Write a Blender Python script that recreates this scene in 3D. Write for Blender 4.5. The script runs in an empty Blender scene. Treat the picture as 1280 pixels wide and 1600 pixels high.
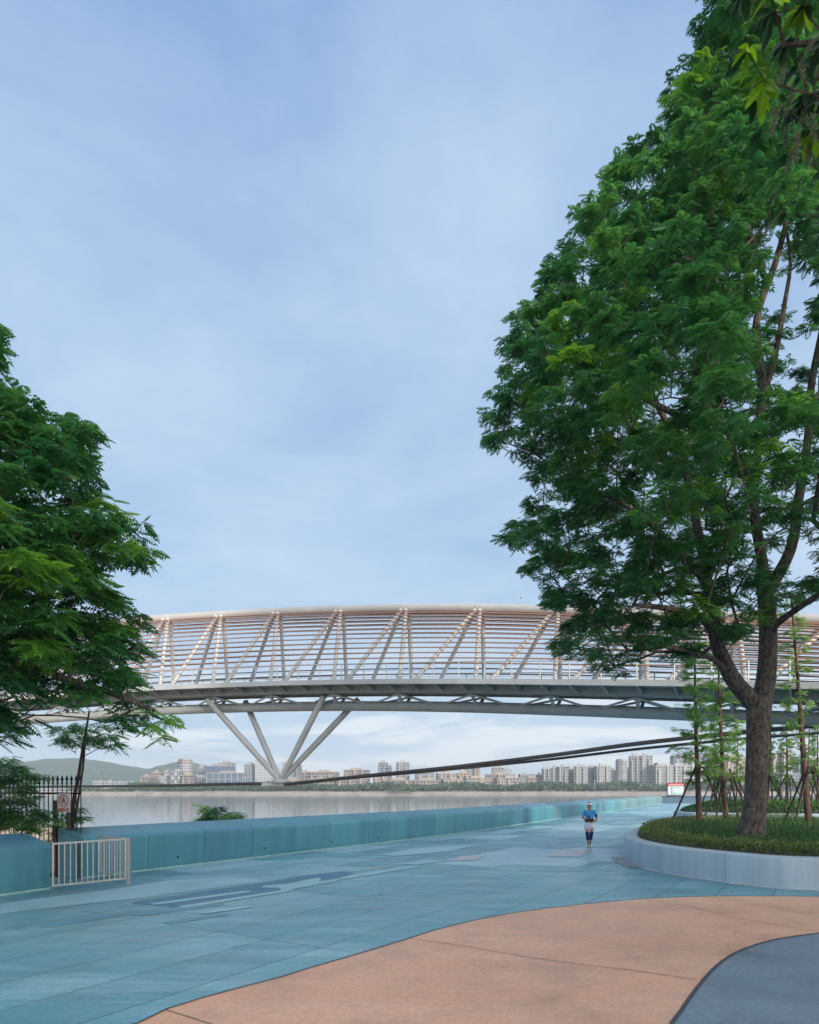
import bpy, math, random
import numpy as np
from mathutils import Vector, Matrix
from mathutils.geometry import tessellate_polygon
R = math.radians
rng = np.random.default_rng(11)
random.seed(11)
SC = bpy.context.scene
COL = SC.collection
# ------------------------------------------------------------------ camera
F = 1600 * 24.0 / 36.0          # focal length in photo pixels
H = 2.24                        # eye height
HY = 1233.0                     # horizon row in the photo
cam_d = bpy.data.cameras.new('camera')
cam = bpy.data.objects.new('camera', cam_d)
COL.objects.link(cam)
cam.location = (0, 0, H)
cam.rotation_euler = (R(90), 0, 0)
cam_d.sensor_fit = 'VERTICAL'
cam_d.sensor_height = 36
cam_d.sensor_width = 36
cam_d.lens = 24
cam_d.shift_y = (HY - 800) / 1600
cam_d.clip_start = 0.05
cam_d.clip_end = 20000
cam_d.dof.use_dof = True
cam_d.dof.focus_distance = 26
cam_d.dof.aperture_fstop = 2.8
SC.camera = cam
SKYOFF = (7.3, -5.1, 2.2)
# ------------------------------------------------------------------ sun, sky, exposure
SUN_EL, SUN_AZ = R(18), R(146)          # azimuth clockwise from +Y
sd = Vector((math.sin(SUN_AZ) * math.cos(SUN_EL), math.cos(SUN_AZ) * math.cos(SUN_EL), math.sin(SUN_EL)))
sun_d = bpy.data.lights.new('sun', 'SUN')
sun_d.energy = 2.8
sun_d.angle = R(3)
sun_d.color = (1.0, 0.85, 0.68)
sun = bpy.data.objects.new('sun', sun_d)
COL.objects.link(sun)
sun.rotation_euler = sd.to_track_quat('Z', 'Y').to_euler()
sun.location = (40, -60, 40)
W = bpy.data.worlds.new('World')
SC.world = W
W.use_nodes = True
nt = W.node_tree
nt.nodes.clear()
def N(nt, t, **kw):
    n = nt.nodes.new(t)
    for k, v in kw.items():
        if k.startswith('i_'):
            n.inputs[k[2:].replace('_', ' ')].default_value = v
        elif k.startswith('n_'):
            n.inputs[int(k[2:])].default_value = v
        else:
            setattr(n, k, v)
    return n
def math_n(nt, op, a, b=None, clamp=False):
    n = nt.nodes.new('ShaderNodeMath')
    n.operation = op
    n.use_clamp = clamp
    for i, x in enumerate((a, b)):
        if x is None:
            continue
        if isinstance(x, (int, float)):
            n.inputs[i].default_value = x
        else:
            nt.links.new(x, n.inputs[i])
    return n.outputs[0]
def mixc(nt, f, a, b, mode='MIX'):
    n = nt.nodes.new('ShaderNodeMix')
    n.data_type = 'RGBA'
    n.blend_type = mode
    for s, x in ((0, f), (6, a), (7, b)):
        if isinstance(x, (int, float)):
            n.inputs[s].default_value = x
        elif isinstance(x, tuple):
            n.inputs[s].default_value = (x + (1,))[:4]
        else:
            nt.links.new(x, n.inputs[s])
    return n.outputs[2]
def ramp(nt, f, stops):
    n = nt.nodes.new('ShaderNodeValToRGB')
    e = n.color_ramp.elements
    while len(e) < len(stops):
        e.new(0.5)
    for i, (p, c) in enumerate(stops):
        e[i].position = p
        e[i].color = (c + (1,))[:4] if isinstance(c, tuple) else (c, c, c, 1)
    nt.links.new(f, n.inputs[0])
    return n.outputs[0]
sky = N(nt, 'ShaderNodeTexSky', sky_type='NISHITA', sun_disc=False, sun_elevation=SUN_EL, sun_rotation=SUN_AZ, altitude=10, air_density=1.0, dust_density=1.2, ozone_density=2.0)
tc = N(nt, 'ShaderNodeTexCoord')
sep = N(nt, 'ShaderNodeSeparateXYZ')
nt.links.new(tc.outputs['Generated'], sep.inputs[0])
zz = math_n(nt, 'ADD', math_n(nt, 'MAXIMUM', sep.outputs[2], 0.0), 0.10)
comb = N(nt, 'ShaderNodeCombineXYZ')
nt.links.new(math_n(nt, 'DIVIDE', sep.outputs[0], zz), comb.inputs[0])
nt.links.new(math_n(nt, 'DIVIDE', sep.outputs[1], zz), comb.inputs[1])
n1 = N(nt, 'ShaderNodeTexNoise', i_Scale=0.55, i_Detail=5.0, i_Roughness=0.5, i_Distortion=0.6)
shift = N(nt, 'ShaderNodeMapping'); shift.inputs['Location'].default_value = SKYOFF
nt.links.new(comb.outputs[0], shift.inputs[0])
nt.links.new(shift.outputs[0], n1.inputs['Vector'])
n2 = N(nt, 'ShaderNodeTexNoise', i_Scale=1.9, i_Detail=7.0, i_Roughness=0.58, i_Distortion=0.3)
nt.links.new(shift.outputs[0], n2.inputs['Vector'])
cl = math_n(nt, 'ADD', math_n(nt, 'MULTIPLY', n1.outputs[0], 0.55), math_n(nt, 'MULTIPLY', n2.outputs[0], 0.45))
cf = ramp(nt, cl, [(0.38, 0.0), (0.62, 1.0)])
veil = ramp(nt, sep.outputs[2], [(0.0, (5.1, 6.2, 7.3)), (0.07, (4.5, 5.85, 7.2)), (0.3, (4.65, 5.95, 7.5)), (0.75, (4.35, 5.55, 7.3)), (1.0, (3.9, 5.1, 7.1))])
clear = ramp(nt, sep.outputs[2], [(0.0, (4.7, 5.9, 7.1)), (0.07, (3.9, 5.2, 6.9)), (0.3, (3.5, 5.2, 7.3)), (0.75, (2.25, 3.8, 6.7)), (1.0, (2.0, 3.4, 6.4))])
clear = mixc(nt, 0.8, sky.outputs[0], clear)
n4 = N(nt, 'ShaderNodeTexNoise', i_Scale=1.0, i_Detail=6.0, i_Roughness=0.6, i_Distortion=0.4)
cb2 = N(nt, 'ShaderNodeCombineXYZ')
nt.links.new(math_n(nt, 'MULTIPLY', sep.outputs[0], 4.0), cb2.inputs[0])
nt.links.new(math_n(nt, 'MULTIPLY', sep.outputs[1], 4.0), cb2.inputs[1])
nt.links.new(math_n(nt, 'MULTIPLY', sep.outputs[2], 30.0), cb2.inputs[2])
nt.links.new(cb2.outputs[0], n4.inputs['Vector'])
lowm = ramp(nt, sep.outputs[2], [(0.0, 1.0), (0.10, 0.9), (0.22, 0.0)])
sf = math_n(nt, 'MULTIPLY', ramp(nt, n4.outputs[0], [(0.46, 0.0), (0.57, 1.0)]), lowm)
skyc = mixc(nt, cf, clear, veil)
skyc = mixc(nt, math_n(nt, 'MULTIPLY', sf, 0.8), skyc, (7.4, 7.9, 8.2))
# bright hazy air round the low sun
sdot = N(nt, 'ShaderNodeVectorMath', operation='DOT_PRODUCT')
nt.links.new(tc.outputs['Generated'], sdot.inputs[0])
sdot.inputs[1].default_value = tuple(sd)
gl = math_n(nt, 'POWER', math_n(nt, 'MAXIMUM', sdot.outputs['Value'], 0.0), 2.5)
glc = mixc(nt, gl, (0.0, 0.0, 0.0), (26.0, 22.5, 18.5))
skyc = mixc(nt, 1.0, skyc, glc, 'ADD')
bg = N(nt, 'ShaderNodeBackground', i_Strength=0.075)
nt.links.new(skyc, bg.inputs[0])
wo = N(nt, 'ShaderNodeOutputWorld')
nt.links.new(bg.outputs[0], wo.inputs[0])
SC.view_settings.view_transform = 'Standard'
SC.view_settings.look = 'None'
SC.view_settings.exposure = 0.72
SC.view_settings.gamma = 1
SC.view_settings.use_curve_mapping = False
SC.render.engine = 'CYCLES'
SC.cycles.max_bounces = 6
SC.cycles.diffuse_bounces = 3
SC.cycles.glossy_bounces = 3
SC.cycles.transmission_bounces = 3
SC.cycles.transparent_max_bounces = 6
SC.cycles.volume_bounces = 0
SC.cycles.use_denoising = True
SC.cycles.denoising_prefilter = 'NONE'
SC.cycles.caustics_reflective = False
SC.cycles.caustics_refractive = False
# ------------------------------------------------------------------ helpers
def P(px, py, Y):
    return np.array([(px - 640) / F * Y, Y, H + (HY - py) / F * Y])
def G(px, py, z=0.0):
    Y = (H - z) * F / (py - HY)
    return ((px - 640) / F * Y, Y)
def setp(o, label=None, cat=None, group=None, kind=None):
    if label: o['label'] = label
    if cat: o['category'] = cat
    if group: o['group'] = group
    if kind: o['kind'] = kind
    return o
def empty(name, loc, label=None, cat=None, group=None, rz=0):
    o = bpy.data.objects.new(name, None)
    COL.objects.link(o)
    o.location = loc
    o.rotation_euler = (0, 0, rz)
    o.empty_display_size = 0.3
    return setp(o, label, cat, group)
def copy_tree(o, parent=None):
    c = o.copy()
    COL.objects.link(c)
    if parent is not None:
        c.parent = parent
    for ch in [k for k in SC.objects if k.parent == o]:
        copy_tree(ch, c)
    return c
def obj_from(name, me, mat, parent=None):
    if isinstance(mat, (list, tuple)):
        for m in mat: me.materials.append(m)
    elif mat is not None:
        me.materials.append(mat)
    o = bpy.data.objects.new(name, me)
    COL.objects.link(o)
    if parent is not None:
        # mesh data is given in world coordinates of the parent's frame
        o.parent = parent
    return o
class MB:
    def __init__(s):
        s.v = []; s.f = []; s.m = []
    def add(s, v, f, mi=0):
        b = len(s.v)
        s.v.extend([tuple(map(float, x)) for x in v])
        for q in f:
            s.f.append([i + b for i in q]); s.m.append(mi)
    def box(s, c, size, rz=0, mi=0, tilt=None):
        hx, hy, hz = size[0] / 2, size[1] / 2, size[2] / 2
        M = Matrix.Rotation(rz, 3, 'Z')
        if tilt is not None: M = M @ tilt
        v = []
        for z in (-hz, hz):
            for x, y in ((-hx, -hy), (hx, -hy), (hx, hy), (-hx, hy)):
                v.append(Vector(c) + M @ Vector((x, y, z)))
        s.add(v, [(0, 3, 2, 1), (4, 5, 6, 7), (0, 1, 5, 4), (1, 2, 6, 5), (2, 3, 7, 6), (3, 0, 4, 7)], mi)
    def bar(s, a, b, w, h, mi=0, up=(0, 0, 1)):
        a = Vector(a); b = Vector(b)
        d = (b - a).normalized()
        u = Vector(up)
        if abs(d.dot(u)) > 0.98: u = Vector((0, 1, 0))
        r = d.cross(u).normalized(); u = r.cross(d).normalized()
        v = []
        for p in (a, b):
            for x, y in ((-1, -1), (1, -1), (1, 1), (-1, 1)):
                v.append(p + r * x * w / 2 + u * y * h / 2)
        s.add(v, [(0, 3, 2, 1), (4, 5, 6, 7), (0, 1, 5, 4), (1, 2, 6, 5), (2, 3, 7, 6), (3, 0, 4, 7)], mi)
    def tube(s, pts, rad, n=8, mi=0, cap=True):
        pts = [np.array(p, float) for p in pts]
        if np.isscalar(rad): rad = [rad] * len(pts)
        v = []; f = []
        prev = None
        for i, p in enumerate(pts):
            d = pts[min(i + 1, len(pts) - 1)] - pts[max(i - 1, 0)]
            d = d / (np.linalg.norm(d) + 1e-9)
            if prev is None:
                a = np.array([0, 0, 1.0]) if abs(d[2]) < 0.9 else np.array([1.0, 0, 0])
            else:
                a = prev
            u = a - d * a.dot(d); u /= np.linalg.norm(u) + 1e-9
            w = np.cross(d, u); prev = u
            for k in range(n):
                t = 2 * math.pi * k / n
                v.append(p + rad[i] * (math.cos(t) * u + math.sin(t) * w))
        for i in range(len(pts) - 1):
            for k in range(n):
                a = i * n + k; b = i * n + (k + 1) % n
                f.append((a, b, b + n, a + n))
        if cap:
            f.append(tuple(range(n - 1, -1, -1)))
            f.append(tuple(range((len(pts) - 1) * n, len(pts) * n)))
        s.add(v, f, mi)
    def sweep(s, path, prof, normals, mi=0, closed=True):
        """path: xyz points, prof: (offset along normal, dz) closed profile"""
        n = len(prof); v = []; f = []
        for p, nn in zip(path, normals):
            for o, z in prof:
                v.append((p[0] + nn[0] * o, p[1] + nn[1] * o, p[2] + z))
        for i in range(len(path) - 1):
            for k in range(n if closed else n - 1):
                a = i * n + k; b = i * n + (k + 1) % n
                f.append((a, b, b + n, a + n))
        if closed:
            f.append(tuple(range(n - 1, -1, -1)))
            f.append(tuple(range((len(path) - 1) * n, len(path) * n)))
        s.add(v, f, mi)
    def sphere(s, c, r, n=10, m=7, sc=(1, 1, 1), mi=0):
        v = [(c[0], c[1], c[2] - r * sc[2])]; f = []
        for i in range(1, m):
            a = -math.pi / 2 + math.pi * i / m
            for k in range(n):
                t = 2 * math.pi * k / n
                v.append((c[0] + r * sc[0] * math.cos(a) * math.cos(t), c[1] + r * sc[1] * math.cos(a) * math.sin(t), c[2] + r * sc[2] * math.sin(a)))
        v.append((c[0], c[1], c[2] + r * sc[2]))
        for k in range(n):
            f.append((0, 1 + (k + 1) % n, 1 + k))
            f.append((len(v) - 1, 1 + (m - 2) * n + k, 1 + (m - 2) * n + (k + 1) % n))
        for i in range(m - 2):
            for k in range(n):
                a = 1 + i * n + k; b = 1 + i * n + (k + 1) % n
                f.append((a, b, b + n, a + n))
        s.add(v, f, mi)
    def build(s, name, mat, parent=None, smooth=False, origin=None):
        me = bpy.data.meshes.new(name)
        v = s.v
        if origin is not None:
            v = [(x - origin[0], y - origin[1], z - origin[2]) for x, y, z in v]
        me.from_pydata(v, [], s.f)
        me.polygons.foreach_set('material_index', s.m)
        if smooth: me.polygons.foreach_set('use_smooth', [True] * len(s.f))
        me.update()
        o = obj_from(name, me, mat, parent)
        if smooth:
            try: me.set_sharp_from_angle(angle=R(40))
            except Exception: pass
        return o
def sheet(name, poly, z, mat, kind='structure', parent=None):
    """flat sheet from an xy outline"""
    pts = [Vector((x, y, 0)) for x, y in poly]
    tris = tessellate_polygon([pts])
    me = bpy.data.meshes.new(name)
    me.from_pydata([(x, y, z) for x, y in poly], [], [tuple(t) for t in tris])
    me.update()
    me.calc_loop_triangles()
    import bmesh
    bm = bmesh.new(); bm.from_mesh(me)
    for f in bm.faces:
        if f.normal.z < 0: f.normal_flip()
    bm.to_mesh(me); bm.free()
    o = obj_from(name, me, mat, parent)
    if kind: o['kind'] = kind
    return o
def quads_mesh(name, q, mat, tint=None, parent=None, origin=None):
    """q (n,4,3) float array"""
    n = len(q)
    v = q.reshape(-1, 3).astype(np.float32)
    if origin is not None: v = v - np.array(origin, np.float32)
    me = bpy.data.meshes.new(name)
    me.vertices.add(n * 4); me.vertices.foreach_set('co', v.ravel())
    me.loops.add(n * 4); me.loops.foreach_set('vertex_index', np.arange(n * 4, dtype=np.int32))
    me.polygons.add(n)
    me.polygons.foreach_set('loop_start', np.arange(0, n * 4, 4, dtype=np.int32))
    if tint is not None:
        at = me.attributes.new('tint', 'FLOAT', 'FACE')
        at.data.foreach_set('value', np.asarray(tint, np.float32))
    me.update(calc_edges=True)
    return obj_from(name, me, mat, parent)
def catmull(pts, per=8, closed=False):
    pts = [np.array(p, float) for p in pts]
    n = len(pts); out = []
    rngi = range(n) if closed else range(n - 1)
    for i in rngi:
        if closed:
            p0, p1, p2, p3 = pts[i - 1], pts[i], pts[(i + 1) % n], pts[(i + 2) % n]
        else:
            p0 = pts[max(i - 1, 0)]; p1 = pts[i]; p2 = pts[i + 1]; p3 = pts[min(i + 2, n - 1)]
        for k in range(per):
            t = k / per
            out.append(0.5 * ((2 * p1) + (-p0 + p2) * t + (2 * p0 - 5 * p1 + 4 * p2 - p3) * t * t + (-p0 + 3 * p1 - 3 * p2 + p3) * t ** 3))
    if not closed: out.append(pts[-1])
    return out
def resample(pts, step):
    pts = np.array(pts, float)
    d = np.r_[0, np.cumsum(np.linalg.norm(np.diff(pts, axis=0), axis=1))]
    n = max(2, int(round(d[-1] / step)) + 1)
    s = np.linspace(0, d[-1], n)
    return np.stack([np.interp(s, d, pts[:, k]) for k in range(pts.shape[1])], 1), s
# ------------------------------------------------------------------ materials
def new_mat(name):
    m = bpy.data.materials.new(name); m.use_nodes = True
    t = m.node_tree; t.nodes.clear()
    b = t.nodes.new('ShaderNodeBsdfPrincipled'); o = t.nodes.new('ShaderNodeOutputMaterial')
    t.links.new(b.outputs[0], o.inputs[0])
    return m, t, b, o
def plain(name, col, rough=0.6, metal=0.0, var=0.12, scale=3.0, bump=0.0, spec=0.5, coord='Object', streak=False):
    m, t, b, o = new_mat(name)
    tc = N(t, 'ShaderNodeTexCoord')
    mp = N(t, 'ShaderNodeMapping')
    mp.inputs['Scale'].default_value = (1, 1, 0.12 if streak else 1)
    t.links.new(tc.outputs[coord], mp.inputs[0])
    no = N(t, 'ShaderNodeTexNoise', i_Scale=scale, i_Detail=6.0, i_Roughness=0.6)
    t.links.new(mp.outputs[0], no.inputs['Vector'])
    f = ramp(t, no.outputs[0], [(0.3, 0.0), (0.7, 1.0)])
    c1 = tuple(x * (1 - var) for x in col); c2 = tuple(min(1, x * (1 + var)) for x in col)
    cc = mixc(t, f, c1, c2)
    if streak:
        md = N(t, 'ShaderNodeMapping'); md.inputs['Scale'].default_value = (1, 1, 0.06); t.links.new(tc.outputs[coord], md.inputs[0])
        nd = N(t, 'ShaderNodeTexNoise', i_Scale=3.5, i_Detail=8.0, i_Roughness=0.75); t.links.new(md.outputs[0], nd.inputs['Vector'])
        cc = mixc(t, 1.0, cc, ramp(t, nd.outputs[0], [(0.3, 0.84), (0.5, 1.0), (0.72, 1.0), (0.8, 1.12)]), 'MULTIPLY')
        nb = N(t, 'ShaderNodeTexNoise', i_Scale=22.0, i_Detail=5.0, i_Roughness=0.7); t.links.new(tc.outputs[coord], nb.inputs['Vector'])
        cc = mixc(t, 1.0, cc, ramp(t, nb.outputs[0], [(0.28, 0.8), (0.45, 1.0)]), 'MULTIPLY')
    t.links.new(cc, b.inputs['Base Color'])
    t.links.new(math_n(t, 'ADD', math_n(t, 'MULTIPLY', f, 0.12), rough - 0.06), b.inputs['Roughness'])
    b.inputs['Metallic'].default_value = metal
    b.inputs['Specular IOR Level'].default_value = spec
    if bump:
        n3 = N(t, 'ShaderNodeTexNoise', i_Scale=scale * 8, i_Detail=4.0)
        t.links.new(mp.outputs[0], n3.inputs['Vector'])
        bp = N(t, 'ShaderNodeBump', i_Strength=bump, i_Distance=0.02)
        t.links.new(n3.outputs[0], bp.inputs['Height'])
        t.links.new(bp.outputs[0], b.inputs['Normal'])
    return m
def leaf_mat(name, stops, transl=0.3, rough=0.38, spec=0.45):
    m, t, b, o = new_mat(name)
    at = N(t, 'ShaderNodeAttribute', attribute_name='tint')
    c = ramp(t, at.outputs['Fac'], stops)
    t.links.new(c, b.inputs['Base Color'])
    b.inputs['Roughness'].default_value = rough
    b.inputs['Specular IOR Level'].default_value = spec
    tr = N(t, 'ShaderNodeBsdfTranslucent')
    hs = N(t, 'ShaderNodeHueSaturation', i_Hue=0.485, i_Saturation=1.15, i_Value=1.5)
    t.links.new(c, hs.inputs['Color']); t.links.new(hs.outputs[0], tr.inputs[0])
    mx = N(t, 'ShaderNodeMixShader', n_0=transl)
    t.links.new(b.outputs[0], mx.inputs[1]); t.links.new(tr.outputs[0], mx.inputs[2])
    t.links.new(mx.outputs[0], o.inputs[0])
    return m
def pave_mat(name, base, patch, light, bricks=True, rough=0.42, streaks=0.6, angle=58.7):
    m, t, b, o = new_mat(name)
    tc = N(t, 'ShaderNodeTexCoord')
    mp = N(t, 'ShaderNodeMapping')
    mp.inputs['Rotation'].default_value = (0, 0, R(-angle))
    t.links.new(tc.outputs['Object'], mp.inputs[0])
    big = N(t, 'ShaderNodeTexNoise', i_Scale=0.22, i_Detail=5.0, i_Roughness=0.62)
    t.links.new(mp.outputs[0], big.inputs['Vector'])
    fb = ramp(t, big.outputs[0], [(0.35, 0.0), (0.65, 1.0)])
    mp2 = N(t, 'ShaderNodeMapping'); mp2.inputs['Scale'].default_value = (0.35, 1.5, 1)
    mp2.inputs['Rotation'].default_value = (0, 0, R(-20))
    t.links.new(tc.outputs['Object'], mp2.inputs[0])
    st = N(t, 'ShaderNodeTexNoise', i_Scale=1.1, i_Detail=8.0, i_Roughness=0.66, i_Distortion=0.5)
    t.links.new(mp2.outputs[0], st.inputs['Vector'])
    fs = ramp(t, st.outputs[0], [(0.45, 0.0), (0.78, 1.0)])
    c = mixc(t, fb, base, patch)
    c = mixc(t, math_n(t, 'MULTIPLY', fs, streaks), c, light)
    fine = N(t, 'ShaderNodeTexNoise', i_Scale=14.0, i_Detail=6.0, i_Roughness=0.7)
    t.links.new(tc.outputs['Object'], fine.inputs['Vector'])
    c = mixc(t, 1.0, c, ramp(t, fine.outputs[0], [(0.25, 0.78), (0.75, 1.18)]), 'MULTIPLY')
    stain = N(t, 'ShaderNodeTexNoise', i_Scale=0.9, i_Detail=9.0, i_Roughness=0.72)
    t.links.new(tc.outputs['Object'], stain.inputs['Vector'])
    c = mixc(t, 1.0, c, ramp(t, stain.outputs[0], [(0.3, 0.70), (0.5, 0.98), (0.8, 1.12)]), 'MULTIPLY')
    scf = N(t, 'ShaderNodeTexNoise', i_Scale=5.0, i_Detail=10.0, i_Roughness=0.8, i_Distortion=1.2)
    mps = N(t, 'ShaderNodeMapping'); mps.inputs['Scale'].default_value = (0.25, 1.6, 1); t.links.new(mp.outputs[0], mps.inputs[0]); t.links.new(mps.outputs[0], scf.inputs['Vector'])
    c = mixc(t, math_n(t, 'MULTIPLY', ramp(t, scf.outputs[0], [(0.54, 0.0), (0.72, 1.0)]), 0.55), c, light)
    spk = N(t, 'ShaderNodeTexVoronoi', i_Scale=2.3); t.links.new(tc.outputs['Object'], spk.inputs['Vector'])
    c = mixc(t, 1.0, c, ramp(t, spk.outputs['Distance'], [(0.015, 0.55), (0.05, 1.0)]), 'MULTIPLY')
    if bricks:
        br = N(t, 'ShaderNodeTexBrick', offset=0.0, i_Scale=1.0)
        br.inputs['Brick Width'].default_value = 4.1
        br.inputs['Row Height'].default_value = 1.03
        br.inputs['Mortar Size'].default_value = 0.013
        br.inputs['Mortar Smooth'].default_value = 0.2
        br.inputs['Color1'].default_value = (0.82, 0.86, 0.9, 1)
        br.inputs['Color2'].default_value = (1.16, 1.12, 1.08, 1)
        br.inputs['Mortar'].default_value = (0.34, 0.36, 0.39, 1)
        off = N(t, 'ShaderNodeMapping'); off.inputs['Location'].default_value = (0.6, 0.1, 0)
        t.links.new(mp.outputs[0], off.inputs[0])
        t.links.new(off.outputs[0], br.inputs['Vector'])
        c = mixc(t, 1.0, c, br.outputs[0], 'MULTIPLY')
        b2 = N(t, 'ShaderNodeTexBrick', offset=0.37, i_Scale=1.0)
        b2.inputs['Brick Width'].default_value = 3.3
        b2.inputs['Row Height'].default_value = 1.03 * 2
        b2.inputs['Mortar Size'].default_value = 0.0
        b2.inputs['Color1'].default_value = (0, 0, 0, 1); b2.inputs['Color2'].default_value = (1, 1, 1, 1)
        t.links.new(off.outputs[0], b2.inputs['Vector'])
        pf = ramp(t, b2.outputs[0], [(0.45, 0.0), (0.9, 1.0)])
        sp = N(t, 'ShaderNodeSeparateXYZ'); t.links.new(tc.outputs['Object'], sp.inputs[0])
        far = ramp(t, math_n(t, 'DIVIDE', sp.outputs[1], 60.0), [(0.18, 0.1), (0.34, 0.85), (1.0, 1.0)])  # pale panel tints, strengthened with distance as painted-in grazing sky sheen
        c = mixc(t, math_n(t, 'MULTIPLY', math_n(t, 'MULTIPLY', pf, far), 0.8), c, light)
    t.links.new(c, b.inputs['Base Color'])
    t.links.new(ramp(t, stain.outputs[0], [(0.3, rough - 0.17), (0.7, rough + 0.16)]), b.inputs['Roughness'])
    bp = N(t, 'ShaderNodeBump', i_Strength=0.12, i_Distance=0.01)
    t.links.new(fine.outputs[0], bp.inputs['Height']); t.links.new(bp.outputs[0], b.inputs['Normal'])
    return m
def facade_mat(name, wall, win=(0.025, 0.035, 0.05), bw=5.6, fh=4.6, fx=0.55, fy=0.55, rough=0.7, off=0.0):
    m, t, b, o = new_mat(name)
    tc = N(t, 'ShaderNodeTexCoord'); sp = N(t, 'ShaderNodeSeparateXYZ')
    t.links.new(tc.outputs['Object'], sp.inputs[0])
    u = math_n(t, 'FRACT', math_n(t, 'DIVIDE', math_n(t, 'ADD', math_n(t, 'ADD', sp.outputs[0], sp.outputs[1]), 500.0 + off), bw))
    v = math_n(t, 'FRACT', math_n(t, 'DIVIDE', math_n(t, 'ADD', sp.outputs[2], 300.0), fh))
    mk = math_n(t, 'MULTIPLY', math_n(t, 'LESS_THAN', u, fx), math_n(t, 'LESS_THAN', v, fy))
    no = N(t, 'ShaderNodeTexNoise', i_Scale=0.12, i_Detail=3.0)
    t.links.new(tc.outputs['Object'], no.inputs['Vector'])
    w2 = tuple(min(1, x * 1.15) for x in wall); w1 = tuple(x * 0.85 for x in wall)
    c = mixc(t, no.outputs[0], w1, w2)
    t.links.new(mixc(t, mk, c, win), b.inputs['Base Color'])
    t.links.new(math_n(t, 'SUBTRACT', rough, math_n(t, 'MULTIPLY', mk, 0.45)), b.inputs['Roughness'])
    return m
M = {}
M['blue'] = pave_mat('blue_painted_concrete', (0.088, 0.265, 0.33), (0.115, 0.315, 0.375), (0.36, 0.55, 0.62))
M['orange'] = pave_mat('orange_painted_concrete', (0.60, 0.325, 0.205), (0.68, 0.40, 0.265), (0.74, 0.52, 0.39), bricks=False, rough=0.55, streaks=0.35)
M['grey'] = pave_mat('slate_painted_concrete', (0.15, 0.21, 0.26), (0.18, 0.245, 0.295), (0.26, 0.325, 0.37), bricks=False, rough=0.55, streaks=0.3)
M['pdark'] = pave_mat('dark_blue_marking_paint', (0.045, 0.155, 0.25), (0.055, 0.18, 0.28), (0.10, 0.27, 0.37), bricks=False, rough=0.45, streaks=0.4)
M['pmid'] = pave_mat('mid_blue_marking_paint', (0.072, 0.225, 0.315), (0.09, 0.265, 0.35), (0.2, 0.4, 0.5), bricks=False, rough=0.45, streaks=0.4)
M['plight'] = pave_mat('pale_blue_marking_paint', (0.24, 0.46, 0.52), (0.28, 0.50, 0.56), (0.36, 0.56, 0.62), bricks=False, rough=0.45, streaks=0.4)
M['pbeige'] = pave_mat('pale_beige_marking_paint', (0.42, 0.48, 0.50), (0.46, 0.50, 0.51), (0.5, 0.55, 0.57), bricks=False, rough=0.5, streaks=0.4)
M['joint'] = plain('joint_filler', (0.055, 0.06, 0.07), 0.8)
WALLC = [(0.070, 0.245, 0.32), (0.066, 0.225, 0.305), (0.08, 0.265, 0.335), (0.095, 0.29, 0.35), (0.05, 0.165, 0.25), (0.105, 0.215, 0.24), (0.16, 0.265, 0.265), (0.095, 0.20, 0.26)]
M['wall'] = [plain('teal_wall_paint_%s' % w, c, 0.42, var=0.16, scale=1.8, bump=0.08, streak=True) for w, c in zip('deep plain bright pale dark sea mint sky'.split(), WALLC)]
M['plinth'] = plain('pale_teal_plinth', (0.22, 0.40, 0.44), 0.7, var=0.25, scale=5)
M['navywall'] = plain('deep_blue_wall_paint', (0.012, 0.07, 0.13), 0.5)
M['planter'] = plain('pale_blue_grey_concrete', (0.36, 0.465, 0.54), 0.55, var=0.14, scale=1.6, bump=0.08, streak=True)
M['gutter'] = plain('pale_grey_gutter', (0.46, 0.50, 0.53), 0.7, var=0.2)
M['steelgrate'] = plain('steel_grate', (0.10, 0.11, 0.12), 0.5, 0.6)
M['soil'] = plain('dark_soil', (0.05, 0.045, 0.03), 0.9, var=0.4, scale=6, bump=0.4)
M['bridgewhite'] = plain('off_white_bridge_paint', (0.47, 0.485, 0.49), 0.45, var=0.07, scale=0.8)
M['tubegrey'] = plain('warm_grey_tube_paint', (0.37, 0.375, 0.37), 0.5, var=0.07, scale=0.8)
M['bridgegrey'] = plain('grey_bridge_paint', (0.36, 0.39, 0.41), 0.45, var=0.10, scale=0.6)
M['bridgedark'] = plain('dark_grey_bridge_girder', (0.29, 0.33, 0.35), 0.5, var=0.12, scale=0.5)
M['copper'] = plain('copper_brown_rod', (0.34, 0.20, 0.145), 0.45, 0.1, var=0.15)
M['darkrod'] = plain('dark_far_side_rod', (0.12, 0.09, 0.08), 0.5, 0.3, var=0.15)  # darker colour for the rods on the far side
M['cable'] = plain('dark_cable_sheath', (0.035, 0.038, 0.042), 0.5)
M['iron'] = plain('black_wrought_iron', (0.035, 0.028, 0.03), 0.5, 0.4)
M['rustpost'] = plain('brown_iron_post', (0.10, 0.075, 0.065), 0.7, 0.2, var=0.3, scale=8)
M['stainless'] = plain('brushed_stainless', (0.40, 0.415, 0.42), 0.4, 0.75, var=0.12, scale=6)
M['signwhite'] = plain('sign_white', (0.62, 0.64, 0.62), 0.4)
M['signred'] = plain('sign_red', (0.58, 0.02, 0.03), 0.4)
M['signblack'] = plain('sign_black', (0.015, 0.015, 0.018), 0.5)
M['sand'] = plain('river_sand', (0.42, 0.32, 0.22), 0.9, var=0.2, scale=0.2, bump=0.3)
M['bank'] = plain('far_bank_mud', (0.225, 0.205, 0.185), 0.9, var=0.25, scale=0.05)
M['farland'] = plain('far_land', (0.10, 0.14, 0.06), 0.95, var=0.25, scale=0.02)
M['hill'] = plain('forested_hill', (0.018, 0.058, 0.036), 0.95, var=0.8, scale=0.05, bump=0.0)
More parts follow.
